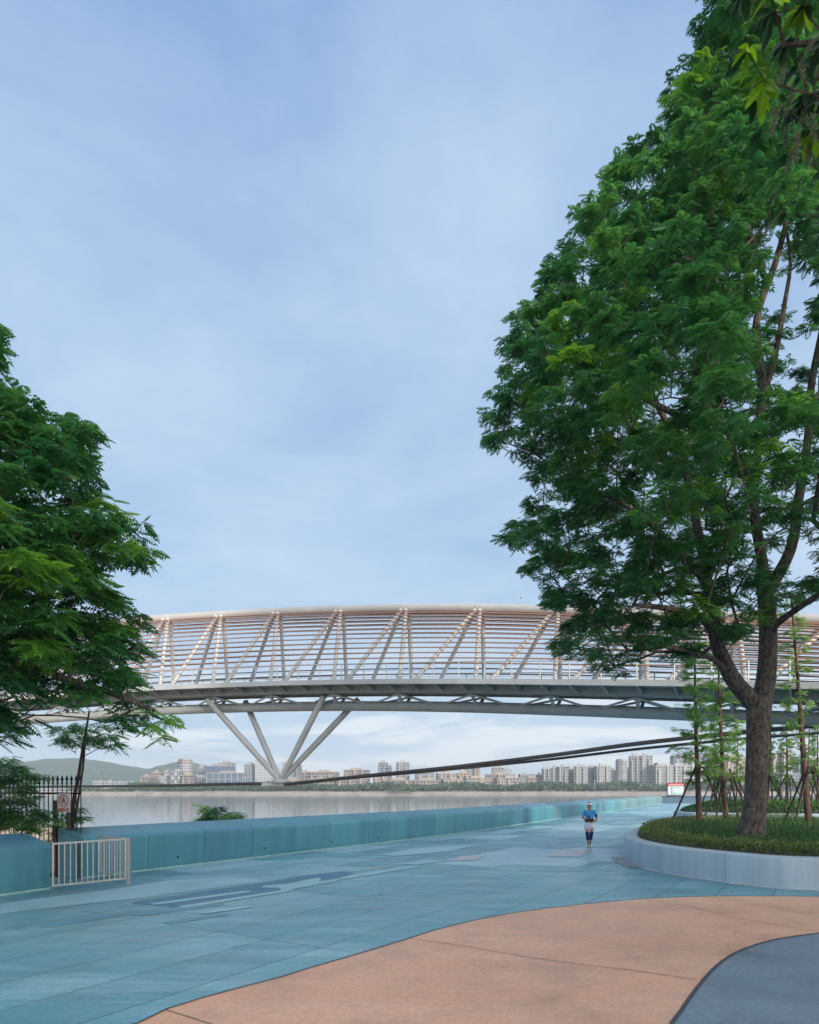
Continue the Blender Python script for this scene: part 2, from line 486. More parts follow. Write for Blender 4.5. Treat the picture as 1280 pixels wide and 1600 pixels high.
def bark(name, c1, c2, sx=7.0):
    m, t, b, o = new_mat(name)
    tc = N(t, 'ShaderNodeTexCoord'); mp = N(t, 'ShaderNodeMapping')
    mp.inputs['Scale'].default_value = (1, 1, 0.35)
    t.links.new(tc.outputs['Object'], mp.inputs[0])
    vo = N(t, 'ShaderNodeTexVoronoi', feature='DISTANCE_TO_EDGE', i_Scale=sx * 2.2)
    no = N(t, 'ShaderNodeTexNoise', i_Scale=sx * 1.6, i_Detail=8.0, i_Roughness=0.75)
    t.links.new(mp.outputs[0], vo.inputs['Vector']); t.links.new(mp.outputs[0], no.inputs['Vector'])
    f = ramp(t, math_n(t, 'ADD', math_n(t, 'MULTIPLY', no.outputs[0], 0.95), math_n(t, 'MULTIPLY', vo.outputs[0], 0.22)), [(0.36, 0.0), (0.62, 1.0)])
    t.links.new(mixc(t, f, c1, c2), b.inputs['Base Color'])
    b.inputs['Roughness'].default_value = 0.85
    b.inputs['Specular IOR Level'].default_value = 0.2
    bp = N(t, 'ShaderNodeBump', i_Strength=0.9, i_Distance=0.03)
    t.links.new(f, bp.inputs['Height']); t.links.new(bp.outputs[0], b.inputs['Normal'])
    return m
M['bark'] = bark('dark_rough_bark', (0.028, 0.022, 0.020), (0.205, 0.18, 0.165))
M['barkthin'] = bark('brown_smooth_bark', (0.06, 0.04, 0.032), (0.17, 0.12, 0.095), 12)
M['stake'] = bark('weathered_pole_wood', (0.03, 0.025, 0.022), (0.10, 0.085, 0.075), 10)
GREEN = [(0.0, (0.030, 0.10, 0.045)), (0.35, (0.055, 0.165, 0.06)), (0.6, (0.09, 0.235, 0.07)), (0.85, (0.14, 0.32, 0.06)), (1.0, (0.21, 0.38, 0.07))]
M['leaf'] = leaf_mat('pinnate_leaf_green', GREEN, 0.46)
M['leafbright'] = leaf_mat('fresh_conifer_green', [(0, (0.07, 0.17, 0.04)), (0.5, (0.125, 0.275, 0.06)), (1, (0.22, 0.40, 0.09))], 0.35)
M['grassblade'] = leaf_mat('grass_blade_green', [(0, (0.018, 0.060, 0.018)), (0.5, (0.034, 0.105, 0.026)), (1, (0.075, 0.18, 0.04))], 0.3)
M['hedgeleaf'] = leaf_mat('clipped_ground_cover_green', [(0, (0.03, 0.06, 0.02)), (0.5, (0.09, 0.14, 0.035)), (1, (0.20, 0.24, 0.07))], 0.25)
M['bigleaf'] = leaf_mat('glossy_broad_leaf', [(0, (0.010, 0.026, 0.016)), (0.5, (0.03, 0.08, 0.02)), (1, (0.26, 0.50, 0.04))], 0.4, 0.5, 0.3)
M['blossom'] = plain('greenish_cream_blossom', (0.17, 0.21, 0.115), 0.8)
M['farleaf'] = leaf_mat('far_tree_green', [(0, (0.022, 0.055, 0.028)), (0.5, (0.04, 0.09, 0.04)), (1, (0.075, 0.13, 0.055))], 0.2)
# ================================================================== THE SETTING
WP = [(-8.15, 17.0), (-7.55, 18.15), (-6.25, 20.3), (-4.35, 23.3), (-2.0, 27.0), (0.0, 30.2), (2.56, 34.6), (5.7, 40.6), (9.4, 47.8), (15.3, 59.0), (26.5, 81.0), (40.0, 108.0)]
WC = np.array(catmull(WP, 10))
wpath, ws = resample(WC, 0.5)
def normals2(p, closed=False):
    p = np.array(p)[:, :2]
    if closed: d = np.roll(p, -1, 0) - np.roll(p, 1, 0)
    else: d = np.gradient(p, axis=0)
    d /= np.linalg.norm(d, axis=1)[:, None]
    return np.stack([d[:, 1], -d[:, 0]], 1)       # to the right of travel
wn = normals2(wpath)
# plaza (one big sheet)
back = [tuple(p[:2] - n * 0.9) for p, n in zip(wpath, wn)]
plaza = [(-400, -300), (400, -300), (400, 112), (44, 112)] + back[::-1] + [(-8.9, 17.45), (-9.6, 16.2), (-12, 12.8), (-30, -14), (-400, -300)][0:4]
sheet('plaza', plaza, 0.0, M['blue'])
ob = [(215, 1600), (262, 1577), (320, 1559), (370, 1545.5), (440, 1527), (490, 1511.5), (540, 1497), (590, 1482), (640, 1466.5), (675, 1455), (710, 1446), (750, 1436.5), (790, 1429), (850, 1420), (915, 1413), (965, 1408), (1020, 1404), (1070, 1401.8), (1120, 1400.5), (1200, 1400.6), (1280, 1401.2)]
obw = [G(*p) for p in ob]
sheet('orange_pavement', [(-8, -20), (-8, -3), (-6.3, 2.5), (-4.3, 5.0)] + obw + [(12, 14.4), (60, 16), (60, -20)][0:3], 0.004, M['orange'])
gb = [(1050, 1600), (1065, 1580), (1077, 1562), (1090, 1544), (1102, 1529), (1115, 1515), (1130, 1502), (1147, 1491), (1165, 1483), (1185, 1476), (1207, 1470), (1230, 1465.5), (1255, 1462), (1280, 1459)]
gbw = [G(*p) for p in gb]
sheet('slate_pavement', [(3.5, -20), (2.8, 0), (2.15, 4), (2.2, 5.4)] + gbw + [(9, 12), (60, 14), (60, -20)][0:3], 0.008, M['grey'])
def strip(mb, pts, w, z):
    pts = np.array([p[:2] for p in pts], float)
    n = normals2(pts)
    v = []
    for p, q in zip(pts, n):
        v.append((p[0] - q[0] * w / 2, p[1] - q[1] * w / 2, z)); v.append((p[0] + q[0] * w / 2, p[1] + q[1] * w / 2, z))
    mb.add(v, [(2 * i, 2 * i + 1, 2 * i + 3, 2 * i + 2) for i in range(len(pts) - 1)])
mb = MB()
strip(mb, [(-6.3, 2.5), (-4.3, 5.0)] + obw + [(12, 14.4), (60, 16)], 0.028, 0.012)
strip(mb, [(2.15, 4), (2.2, 5.4)] + gbw + [(9, 12), (60, 14)], 0.045, 0.013)
strip(mb, [G(640, 1467), G(730, 1480), G(820, 1496), G(900, 1507), G(1000, 1519), G(1090, 1532)], 0.011, 0.0125)
strip(mb, [G(1010, 1406.5), G(1070, 1416), G(1130, 1430), G(1200, 1444), G(1280, 1456.5)], 0.011, 0.0125)
strip(mb, [G(259, 1579), G(335, 1603)], 0.012, 0.0125)
strip(mb, [G(1100, 1492), G(1180, 1494), G(1280, 1498)], 0.006, 0.0135)
o = mb.build('pavement_joints', M['joint']); o['kind'] = 'structure'
# painted streaks on the blue paving
def capsule(a, b, w, k=6):
    a = np.array(a); b = np.array(b); d = (b - a) / np.linalg.norm(b - a); n = np.array([-d[1], d[0]]); out = []
    for i in range(k + 1):
        t = math.pi / 2 + math.pi * i / k; out.append(tuple(a + w / 2 * (d * math.cos(t) + n * math.sin(t))))
    for i in range(k + 1):
        t = -math.pi / 2 + math.pi * i / k; out.append(tuple(b + w / 2 * (d * math.cos(t) + n * math.sin(t))))
    return out
def gp(pts): return [G(*p) for p in pts]
sheet('painted_marking', gp([(0, 1428), (120, 1414), (205, 1405), (300, 1392), (410, 1377), (405, 1374), (350, 1371), (260, 1376), (160, 1392), (60, 1404), (0, 1412)]), 0.004, M['plight']).name = 'painted_marking_pale'
sheet('painted_marking_dark', gp([(207, 1411.5), (214, 1408.5), (300, 1396), (400, 1381), (470, 1369), (530, 1362), (548, 1362), (552, 1365), (535, 1370), (505, 1376), (440, 1392), (330, 1412), (270, 1417), (225, 1413.5)]), 0.006, M['pdark'])
for i_, (a_, b_, w_) in enumerate((((80, 1446), (205, 1425), .34), ((225, 1427), (330, 1414), .5), ((268, 1441), (345, 1430), .26))):
    sheet('painted_marking_blue', capsule(G(*a_), G(*b_), w_), 0.0048 + .0003 * i_, M['pmid'])
mlist = [('plight', capsule(G(245, 1412.5), G(384, 1393.5), 0.22)), ('plight', capsule(G(290, 1417), G(452, 1391.5), 0.26)), ('plight', gp([(408, 1387), (412, 1384.5), (450, 1381), (498, 1371.5), (502, 1374), (497, 1377), (534, 1375.5), (520, 1379), (450, 1391), (440, 1392.5), (438, 1388)])),
         ('plight', capsule(G(548, 1362), G(612, 1354), 0.2)), ('plight', capsule(G(541, 1372), G(650, 1354), 0.3)), ('plight', gp([(625, 1350), (668, 1343), (700, 1346), (650, 1352)])),
         ('plight', gp([(592, 1336.5), (640, 1327), (760, 1318), (700, 1331), (620, 1338)])), ('plight', gp([(808, 1299.5), (835, 1291), (880, 1289), (850, 1297)])), ('plight', gp([(740, 1305), (790, 1296), (835, 1295), (795, 1303)])),
         ('pbeige', gp([(853, 1338.5), (877, 1327.5), (926, 1327), (905, 1339.5)])), ('plight', capsule(G(320, 1427), G(385, 1418), 0.2)),
         ('plight', gp([(1000, 1334), (1010, 1328), (975, 1326), (960, 1331)])), ('pbeige', gp([(700, 1345), (720, 1338), (760, 1337), (742, 1345)]))]
for i, (k, p) in enumerate(mlist):
    sheet('painted_streak', p, 0.0085 + 0.0004 * i, M[k])
# cracks
mb = MB()
for a in ([(596, 1386), (592, 1391), (595, 1397), (590, 1402), (592, 1408), (580, 1415), (574, 1420), (580, 1426), (600, 1431)], [(598, 1387), (600, 1393), (594, 1399)], [(1135, 1448), (1150, 1456), (1148, 1464), (1160, 1474), (1165, 1481)], [(1125, 1450), (1145, 1447), (1165, 1445)]):
    strip(mb, [G(*p) for p in a], 0.0035, 0.0142)
o = mb.build('pavement_cracks', M['joint']); o['kind'] = 'structure'
# river, riverbank, far land, hill
def water_mat():
    m, t, b, o = new_mat('river_water')
    b.inputs['Base Color'].default_value = (0.09, 0.11, 0.12, 1)
    b.inputs['Roughness'].default_value = 0.10
    b.inputs['IOR'].default_value = 1.33
    tc = N(t, 'ShaderNodeTexCoord'); mp = N(t, 'ShaderNodeMapping')
    mp.inputs['Scale'].default_value = (0.25, 1.0, 1)
    t.links.new(tc.outputs['Object'], mp.inputs[0])
    no = N(t, 'ShaderNodeTexNoise', i_Scale=0.9, i_Detail=4.0, i_Roughness=0.6)
    t.links.new(mp.outputs[0], no.inputs['Vector'])
    bg_ = N(t, 'ShaderNodeTexNoise', i_Scale=0.012, i_Detail=4.0)
    m3 = N(t, 'ShaderNodeMapping'); m3.inputs['Scale'].default_value = (0.12, 1.4, 1)
    t.links.new(tc.outputs['Object'], m3.inputs[0]); t.links.new(m3.outputs[0], bg_.inputs['Vector'])
    st = ramp(t, bg_.outputs[0], [(0.4, 0.012), (0.62, 0.07)])
    bp = N(t, 'ShaderNodeBump', i_Distance=0.06)
    t.links.new(st, bp.inputs['Strength'])
    t.links.new(no.outputs[0], bp.inputs['Height']); t.links.new(bp.outputs[0], b.inputs['Normal'])
    return m
M['water'] = water_mat()
WZ = -6.5
sheet('river', [(-3000, -400), (3000, -400), (3000, 905), (-3000, 905)], WZ, M['water'])
mb = MB()
X = np.linspace(-2400, 2400, 61)
rows = [(880, -8.0), (901, -6.45), (908, -3.6), (914, -1.3), (922, -1.0), (1500, -1.0), (7500, -1.0)]
v = []; f = []
for j, (yy, z) in enumerate(rows):
    for x in X:
        v.append((x * (1 if yy < 1500 else 3), yy + (6 * math.sin(x * 0.013) + 3 * math.sin(x * 0.041) if j < 5 else 0), z + (random.uniform(-.2, .2) if j in (2, 3) else 0)))
for j in range(len(rows) - 1):
    for i in range(60):
        a = j * 61 + i; f.append((a, a + 1, a + 62, a + 61))
mb.add(v, f)
o = mb.build('far_bank', [M['bank'], M['farland']]); o['kind'] = 'structure'
o.data.polygons.foreach_set('material_index', [0 if i < 240 else 1 for i in range(len(f))])
# near riverbank: from the wall's back down to the sand
inner = [(-60, -60), (-30, -14.5), (-12.2, 12.4), (-9.65, 16.15)] + [tuple(np.array(back[i]) + wn[i] * 0.0) for i in range(0, len(back), 12)] + [(44, 112), (90, 112), (300, 112)]
outer = [(-500, 60), (-300, 230), (-150, 235), (-112, 205), (-96, 190), (-80, 168), (-66, 135), (-45, 90), (-30, 75), (-20, 70)]
m_in = len(inner)
oi = np.array(outer); 
inn = np.array(inner)
di = np.r_[0, np.cumsum(np.linalg.norm(np.diff(inn, axis=0), axis=1))]; di /= di[-1]
# explicit pairing
pair = [(-500, 40), (-420, 150), (-250, 235), (-150, 232)]
rest = np.linspace(0, 1, m_in - 4)
orr = np.array([(-112, 205), (-96, 190), (-80, 168), (-64, 128), (-44, 80), (-20, 62), (0, 66), (20, 90), (40, 135), (90, 150), (300, 160)])
dd = np.linspace(0, 1, len(orr))
for r_ in rest: pair.append((np.interp(r_, dd, orr[:, 0]), np.interp(r_, dd, orr[:, 1])))
v = []; K = 9
for (a, b_) in zip(inner, pair):
    for k in range(K):
        t = (k / (K - 1)) ** 1.6
        zz_ = -0.7 - 4.6 * min(1, t * 7) - 1.6 * t + (random.uniform(-.15, .15) if 0 < k < K - 1 else 0)
        v.append((a[0] + (b_[0] - a[0]) * t, a[1] + (b_[1] - a[1]) * t, zz_ if k else -0.6))
f = []
for i in range(m_in - 1):
    for k in range(K - 1):
        a = i * K + k; f.append((a, a + 1, a + K + 1, a + K))
mb = MB(); mb.add(v, f)
o = mb.build('riverbank', M['sand'], smooth=True); o['kind'] = 'structure'
# dark ground behind the wall gap and the plaza edge
mb = MB()
ed = [(-60, -60), (-30, -14.5), (-12, 12.8), (-9.6, 16.2), (-8.9, 17.45)] + back + [(44, 112), (400, 112)]
mb.add([(x, y, 0) for x, y in ed] + [(x, y, -7) for x, y in ed], [(i, i + 1, i + 1 + len(ed), i + len(ed)) for i in range(len(ed) - 1)])
o = mb.build('plaza_edge', M['soil']); o['kind'] = 'structure'
# hill
pxs = [-400, -200, -60, 0, 30, 50, 75, 95, 130, 155, 185, 215, 240, 262, 280, 300, 315, 340, 380, 450, 560, 700]
pys = [1225, 1220, 1212, 1206, 1199, 1192, 1188, 1185, 1186, 1187.5, 1194, 1200, 1203, 1200, 1193, 1190, 1199, 1205, 1213, 1221, 1228, 1232]
v = []; f = []
NX, NY = 260, 26
xs = np.linspace(-400, 700, NX)
for j in range(NY):
    yy = 2000 + j * 40
    prof = math.sin(math.pi * min(1, (j / (NY - 1)) * 1.0)) ** 0.8
    for x in xs:
        z = (HY - np.interp(x, pxs, pys)) / F * 2500 + H + 1
        X_ = (x - 640) / F * 2500
        nz = 0 if j in (0, NY - 1) else (math.sin(X_ * 0.05 + j) * 2.2 + math.sin(X_ * 0.021 + j * 0.7) * 3 + random.uniform(-2.2, 2.2)) * (0.35 + 0.65 * prof)
        v.append((X_, yy, -2 + z * prof + nz * (0.5 if 10 < j < 16 else 1)))
for j in range(NY - 1):
    for i in range(NX - 1):
        a = j * NX + i; f.append((a, a + 1, a + NX + 1, a + NX))
mb = MB(); mb.add(v, f); o = mb.build('hill', M['hill']); o['kind'] = 'structure'
# ================================================================== SEATING WALLS
PROF = [(-0.03, 0.05), (0.0, 0.055), (0.075, 0.90), (0.07, 0.955), (0.035, 1.0), (-0.03, 1.03), (-0.1, 1.055), (-0.86, 1.235), (-0.905, 1.22), (-0.905, -0.9), (-0.03, -0.9)]
def seat_wall(name, label, path, cols, panel=2.0, parent_loc=None):
    pts, s = resample(path, 0.25)
    nn = normals2(pts)
    tot = s[-1]
    root = empty(name, (pts[0][0], pts[0][1], 0), label, 'wall')
    n = int(round(tot / panel))
    for i in range(n):
        a = tot * i / n + (0 if i == 0 else 0.008); b = tot * (i + 1) / n - 0.008
        ss = np.linspace(a, b, 5)
        pp = [(np.interp(q, s, pts[:, 0]), np.interp(q, s, pts[:, 1]), 0) for q in ss]
        ns = [(np.interp(q, s, nn[:, 0]), np.interp(q, s, nn[:, 1])) for q in ss]
        mb = MB(); mb.sweep(pp, PROF, ns)
        mb.build('wall_panel', M['wall'][cols(i, n, pp[2])], root, smooth=True, origin=root.location)
    mb = MB()
    mb.sweep([(p[0], p[1], 0) for p in pts], [(0.03, 0.002), (0.022, 0.048), (-0.06, 0.048), (-0.06, 0.002)], nn)
    mb.sweep([(p[0], p[1], 0) for p in pts], [(-0.06, 0.01), (-0.06, 0.95), (-0.2, 1.0), (-0.2, 0.01)], nn, mi=1)
    mb.build('plinth', [M['plinth'], M['joint']], root, origin=root.location)
    return root
def wc(i, n, p):
    Y = p[1]
    if Y < 32.5: return [0, 0, 1, 0, 0, 2, 0][i % 7]
    if Y < 36.5: return [2, 3][i % 2]
    if Y < 43: return 4 if Y > 41 else [0, 2][i % 2]
    if Y < 47: return [4, 1, 0][i % 3]
    if Y < 66: return [2, 7, 1, 0, 7][i % 5]
    if Y < 88: return [5, 6, 3, 5, 2, 6, 5][(i * 4 + i // 2) % 7]
    return [6, 5, 6, 3, 5, 6, 7][(i * 5 + i // 3) % 7]
wall1 = seat_wall('parapet_wall', 'long teal panelled parapet wall curving away beside the river', WC, wc)
mb = MB()
for px, py in ((271, 1338.5), (411, 1325), (514, 1315.5), (594, 1309)):
    Yw = 0
    best = min(range(len(wpath)), key=lambda k: abs((wpath[k][0] / wpath[k][1]) * F + 640 - px))
    p = wpath[best]; n = wn[best]
    z = H - (py - HY) / F * p[1]
    mb.tube([(p[0] + n[0] * 0.02, p[1] + n[1] * 0.02, z), (p[0] + n[0] * 0.055, p[1] + n[1] * 0.055, z)], 0.028, 8)
mb.build('drain_hole', M['joint'], wall1, origin=wall1.location)
lw = [(-8.06, 15.3), (-8.45, 14.5), (-9.3, 12.8), (-11.0, 9.4), (-13.5, 4.4)]
lw = catmull(lw[::-1], 6)
wall2 = seat_wall('parapet_wall', 'short teal parapet wall ending beside the metal barrier', lw, lambda i, n, p: 1)
# deep blue wall at the far end
root = empty('end_wall', (46, 109, 0), 'deep blue low wall closing the far end of the promenade', 'wall')
mb = MB(); mb.box((51, 109.4, 0.56), (22.0, 0.9, 1.12)); mb.build('wall_body', M['navywall'], root, origin=root.location)
mb = MB(); mb.box((51, 109.3, 1.16), (22.3, 1.3, 0.1)); mb.build('coping', M['wall'][7], root, origin=root.location)
# ================================================================== METAL BARRIER (gate) and its post
def barrier(a, b, z0a, z0b, z1a, z1b, n, root):
    a = np.array(a); b = np.array(b); mb = MB(); t_ = 0.04
    mb.bar((a[0], a[1], z0a), (b[0], b[1], z0b), t_, t_); mb.bar((a[0], a[1], z1a), (b[0], b[1], z1b), t_, t_)
    for k in range(n + 1):
        t = k / n; p = a + (b - a) * t
        w = 0.042 if k in (0, n) else 0.022
        e = 0.021 if k in (0, n) else 0.0
        mb.box((p[0], p[1], (z0a + (z0b - z0a) * t + z1a + (z1b - z1a) * t) / 2), (w, w, z1a + (z1b - z1a) * t - z0a - (z0b - z0a) * t + 2 * e), math.atan2(b[1] - a[1], b[0] - a[0]))
    return mb.build('barred_panel', M['stainless'], root, origin=root.location)
pg = (-6.66, 16.2)
root = empty('metal_barrier', (pg[0], pg[1], 0), 'stainless steel barred barrier standing at the gap in the teal wall', 'barrier')
barrier((-7.90, 15.12), (-6.72, 16.14), 0.10, 0.13, 1.03, 1.06, 13, root)
barrier((-6.72, 16.28), (-7.72, 16.98), 0.13, 0.16, 1.06, 1.06, 11, root)
mb = MB(); mb.box((pg[0], pg[1], 0.535), (0.07, 0.07, 1.07)); mb.box((pg[0], pg[1], 0.006), (0.16, 0.16, 0.012)); mb.box((pg[0] - 0.02, pg[1] - 0.045, 0.95), (0.03, 0.03, 0.10))
mb.build('post', M['stainless'], root, origin=root.location)
# step ramp in the gap
mb = MB()
mb.box((-9.0, 16.5, -0.35), (1.9, 1.9, 0.5), R(58))
for k in range(5): mb.box((-9.6 - 0.30 * k, 17.0 + 0.18 * k, -0.45 - 0.2 * k), (0.32, 1.6, 0.25), R(-31))
o = mb.build('river_steps', M['soil']); o['kind'] = 'structure'
root = empty('stone_rubble', (-9.6, 18.4, -0.7), 'pale broken stone slab lying beyond the wall gap', 'rubble')
mb = MB()
for k in range(7): 
    mb.box((-9.75 + 0.1 * k + random.uniform(-.05, .05), 18.35 + random.uniform(-.2, .2), 0.02 + 0.14 * (k % 3)), (random.uniform(.12, .3), .25, random.uniform(.06, .12)), random.uniform(0, 1))
mb.box((-9.5, 18.5, -0.4), (0.7, 0.5, 0.7), 0.3)
mb.build('stone', M['signwhite'], root, origin=root.location)
# ================================================================== SPEAR FENCE
fa = np.array([-8.35, 17.35]); fd = np.array([-0.90, 0.43]); fd /= np.linalg.norm(fd)
root = empty('spear_fence', (fa[0], fa[1], -1.0), 'black iron fence with spear finials behind the teal wall', 'fence')
step = 0.175
zt = 2.60
for rz_ in (2.13, 0.0):
    mb = MB(); e = fa + fd * step * 36
    mb.bar((fa[0], fa[1], rz_), (e[0], e[1], rz_), 0.04, 0.05); mb.build('rail', M['iron'], root, origin=root.location)
for k in range(37):
    p = fa + fd * step * k
    mb = MB()
    mb.tube([(p[0], p[1], -0.9), (p[0], p[1], zt - 0.16)], 0.014, 6)
    mb.tube([(p[0], p[1], zt - 0.24), (p[0], p[1], zt - 0.20), (p[0], p[1], zt - 0.17)], [0.014, 0.032, 0.016], 6)
    mb.tube([(p[0], p[1], zt - 0.16), (p[0], p[1], zt - 0.11), (p[0], p[1], zt)], [0.014, 0.042, 0.003], 6)
    mb.build('spear_bar', M['iron'], root, origin=root.location)
for k, w in ((5.4, 0.085), (2.5, 0.07)):
    p = fa + fd * step * k + np.array([0.05, -0.12])
    mb = MB(); mb.box((p[0], p[1], 0.5), (w, w, 2.9)); mb.build('post', M['rustpost'], root, origin=root.location)
# warning sign hanging on the fence
sp = P(100, 1254.5, 17.05)
root = empty('warning_sign', tuple(sp), 'white prohibition sign with red ring and climbing figure hanging on the fence', 'sign')
root.rotation_euler = (0, 0, R(-18))
sw, sh = 0.39, 0.47
mb = MB(); mb.box((0, 0, 0), (sw, 0.012, sh)); mb.build('board', M['signwhite'], root)
mb = MB(); k = 32; cz = 0.055; v = []
for i in range(k):
    t = 2 * math.pi * i / k
    v.append((0.150 * math.cos(t), -0.009, cz + 0.150 * math.sin(t))); v.append((0.125 * math.cos(t), -0.009, cz + 0.125 * math.sin(t)))
mb.add(v, [(2 * i, (2 * i + 2) % (2 * k), (2 * i + 3) % (2 * k), 2 * i + 1) for i in range(k)])
mb.bar((-0.095, -0.0115, cz + 0.095), (0.095, -0.0115, cz - 0.095), 0.004, 0.024)
mb.box((0, -0.0085, -0.165), (0.33, 0.003, 0.085)); mb.build('red_ring', M['signred'], root)
mb = MB(); yy = -0.0095
def flat(pts, w):
    for a, b in zip(pts[:-1], pts[1:]): mb.bar((a[0], yy, a[1]), (b[0], yy, b[1]), 0.003, w)
mb.sphere((0.005, yy, cz + 0.075), 0.021, sc=(1, 0.12, 1))
flat([(0.0, cz + 0.045), (-0.015, cz + 0.0)], 0.045); flat([(0.0, cz + 0.04), (0.035, cz + 0.015), (0.03, cz - 0.02)], 0.018)
flat([(0.01, cz - 0.005), (-0.05, cz - 0.01), (-0.075, cz - 0.035)], 0.02); flat([(-0.03, cz - 0.01), (-0.035, cz - 0.075)], 0.018)
mb.build('climbing_figure', M['signblack'], root)
cu = bpy.data.curves.new('lettering', 'FONT'); cu.body = '禁止翻越'; cu.size = 0.072; cu.align_x = 'CENTER'; cu.align_y = 'CENTER'; cu.extrude = 0.0008
to = bpy.data.objects.new('lettering_text', cu); COL.objects.link(to)
bpy.context.view_layer.update()
me = bpy.data.meshes.new_from_object(to.evaluated_get(bpy.context.evaluated_depsgraph_get()))
bpy.data.objects.remove(to)
lt = obj_from('lettering', me, M['signwhite'], root); lt.data.materials.clear(); lt.data.materials.append(M['signwhite'])
lt.location = (0, -0.012, -0.165); lt.rotation_euler = (R(90), 0, 0)
# ================================================================== PLANTERS
def planter(name, label, outl, H0, mat, gaps, seed, grass_h=0.32, hedge=True, n_grass=26000, n_hedge=30000, glabel='', hlabel=''):
    cur = np.array(catmull(outl, 10, closed=True))
    cur = np.vstack([cur, cur[:1]])
    pts, s = resample(cur, 0.25)
    nn = normals2(pts)
    area = 0.5 * np.sum(pts[:-1, 0] * pts[1:, 1] - pts[1:, 0] * pts[:-1, 1])
    if area < 0: nn = -nn                    # outward normals
    nn[-1] = nn[0]
    prof = [(0.0, 0.0), (0.0, H0 - 0.07), (-0.02, H0 - 0.02), (-0.07, H0), (-0.40, H0 + 0.01), (-0.44, H0 - 0.02), (-0.44, 0.0)]
    root = empty(name, (pts[0][0], pts[0][1], 0), label, 'planter')
    tot = s[-1]; n = int(tot / gaps)
    for i in range(n):
        a = tot * i / n + 0.006; b = tot * (i + 1) / n - 0.006
        ss = np.linspace(a, b, 7)
        pp = [(np.interp(q, s, pts[:, 0]), np.interp(q, s, pts[:, 1]), 0) for q in ss]
        ns = [(np.interp(q, s, nn[:, 0]), np.interp(q, s, nn[:, 1])) for q in ss]
        mb = MB(); mb.sweep(pp, prof if area < 0 else prof, ns); mb.build('kerb_block', mat, root, smooth=True, origin=root.location)
    inn_ = pts[:-1] - nn[:-1] * 0.42
    so = sheet('soil_bed', [tuple(p) for p in inn_], H0 - 0.06, M['soil'], kind=None)
    for vv in so.data.vertices: vv.co -= Vector(root.location)
    so.parent = root
    # joint backing
    mb = MB(); mb.sweep([(p[0], p[1], 0) for p in pts], [(-0.03, 0.01), (-0.03, H0 - 0.08), (-0.2, H0 - 0.08), (-0.2, 0.01)], nn)
    mb.build('joint_core', M['joint'], root, origin=root.location)
    return root, pts, nn
def inside(poly, x, y):
    poly = np.asarray(poly); n = len(poly); c = np.zeros(len(x), bool); j = n - 1
    for i in range(n):
        xi, yi = poly[i]; xj, yj = poly[j]
        m_ = ((yi > y) != (yj > y)) & (x < (xj - xi) * (y - yi) / (yj - yi + 1e-12) + xi)
        c ^= m_; j = i
    return c
def edge_dist(poly, x, y):
    poly = np.asarray(poly); d = np.full(len(x), 1e9)
    for i in range(len(poly)):
        a = poly[i]; b = poly[(i + 1) % len(poly)]; ab = b - a
        t = np.clip(((x - a[0]) * ab[0] + (y - a[1]) * ab[1]) / (ab @ ab + 1e-12), 0, 1)
        d = np.minimum(d, np.hypot(x - a[0] - ab[0] * t, y - a[1] - ab[1] * t))
    return d
def scatter(poly, n, ylim=None):
    poly = np.asarray(poly); lo = poly.min(0); hi = poly.max(0); xs = []; ys = []
    got = 0
    while got < n:
        x = rng.uniform(lo[0], hi[0], n); y = rng.uniform(lo[1], hi[1], n)
        k = inside(poly, x, y); xs.append(x[k]); ys.append(y[k]); got += k.sum()
    return np.concatenate(xs)[:n], np.concatenate(ys)[:n]
def blades(name, x, y, z0, h, w, mat, label, cat, lean=0.5):
    n = len(x)
    a = rng.uniform(0, 2 * math.pi, n); l = rng.uniform(0.1, lean, n); hh = h * rng.uniform(0.6, 1.15, n)
    base = np.stack([x, y, np.full(n, z0)], 1)
    dx = np.stack([np.cos(a), np.sin(a), np.zeros(n)], 1); sx = np.stack([-np.sin(a), np.cos(a), np.zeros(n)], 1)
    mid = base + np.array([0, 0, 1]) * (hh * 0.62)[:, None] + dx * (l * hh * 0.35)[:, None]
    tip = base + np.array([0, 0, 1]) * (hh * rng.uniform(0.75, 1.0, n))[:, None] + dx * (l * hh * 1.3)[:, None]
    q1 = np.stack([base - sx * w / 2, base + sx * w / 2, mid + sx * w / 2, mid - sx * w / 2], 1)
    q2 = np.stack([mid - sx * w / 2, mid + sx * w / 2, tip + sx * w / 12, tip - sx * w / 12], 1)
    tn = rng.beta(2, 2, n)
    o = quads_mesh(name, np.concatenate([q1, q2]), mat, np.concatenate([tn, np.clip(tn + 0.15, 0, 1)]))
    setp(o, label, cat, None, 'stuff'); return o
def leafmass(name, c, h, size, mat, label, cat):
    """small leaves in a low clipped mass; c (n,2) positions, h (n) local mass height, base z"""
    n = len(c[0])
    z = c[2] + h * np.sqrt(rng.uniform(0.1, 1, n)) + rng.uniform(-.02, .03, n)
    p = np.stack([c[0], c[1], z], 1)
    f = rng.normal(size=(n, 3)); f[:, 2] += 0.5; f /= np.linalg.norm(f, axis=1)[:, None]
    u = np.cross(f, rng.normal(size=(n, 3))); u /= np.linalg.norm(u, axis=1)[:, None]
    L = size * rng.uniform(0.7, 1.4, n)[:, None]
    q = np.stack([p, p + f * L * .5 + u * L * .28, p + f * L, p + f * L * .5 - u * L * .28], 1)
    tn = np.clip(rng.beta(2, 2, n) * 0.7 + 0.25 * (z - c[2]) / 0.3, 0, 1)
    o = quads_mesh(name, q, mat, tn); setp(o, label, cat, None, 'stuff'); return o
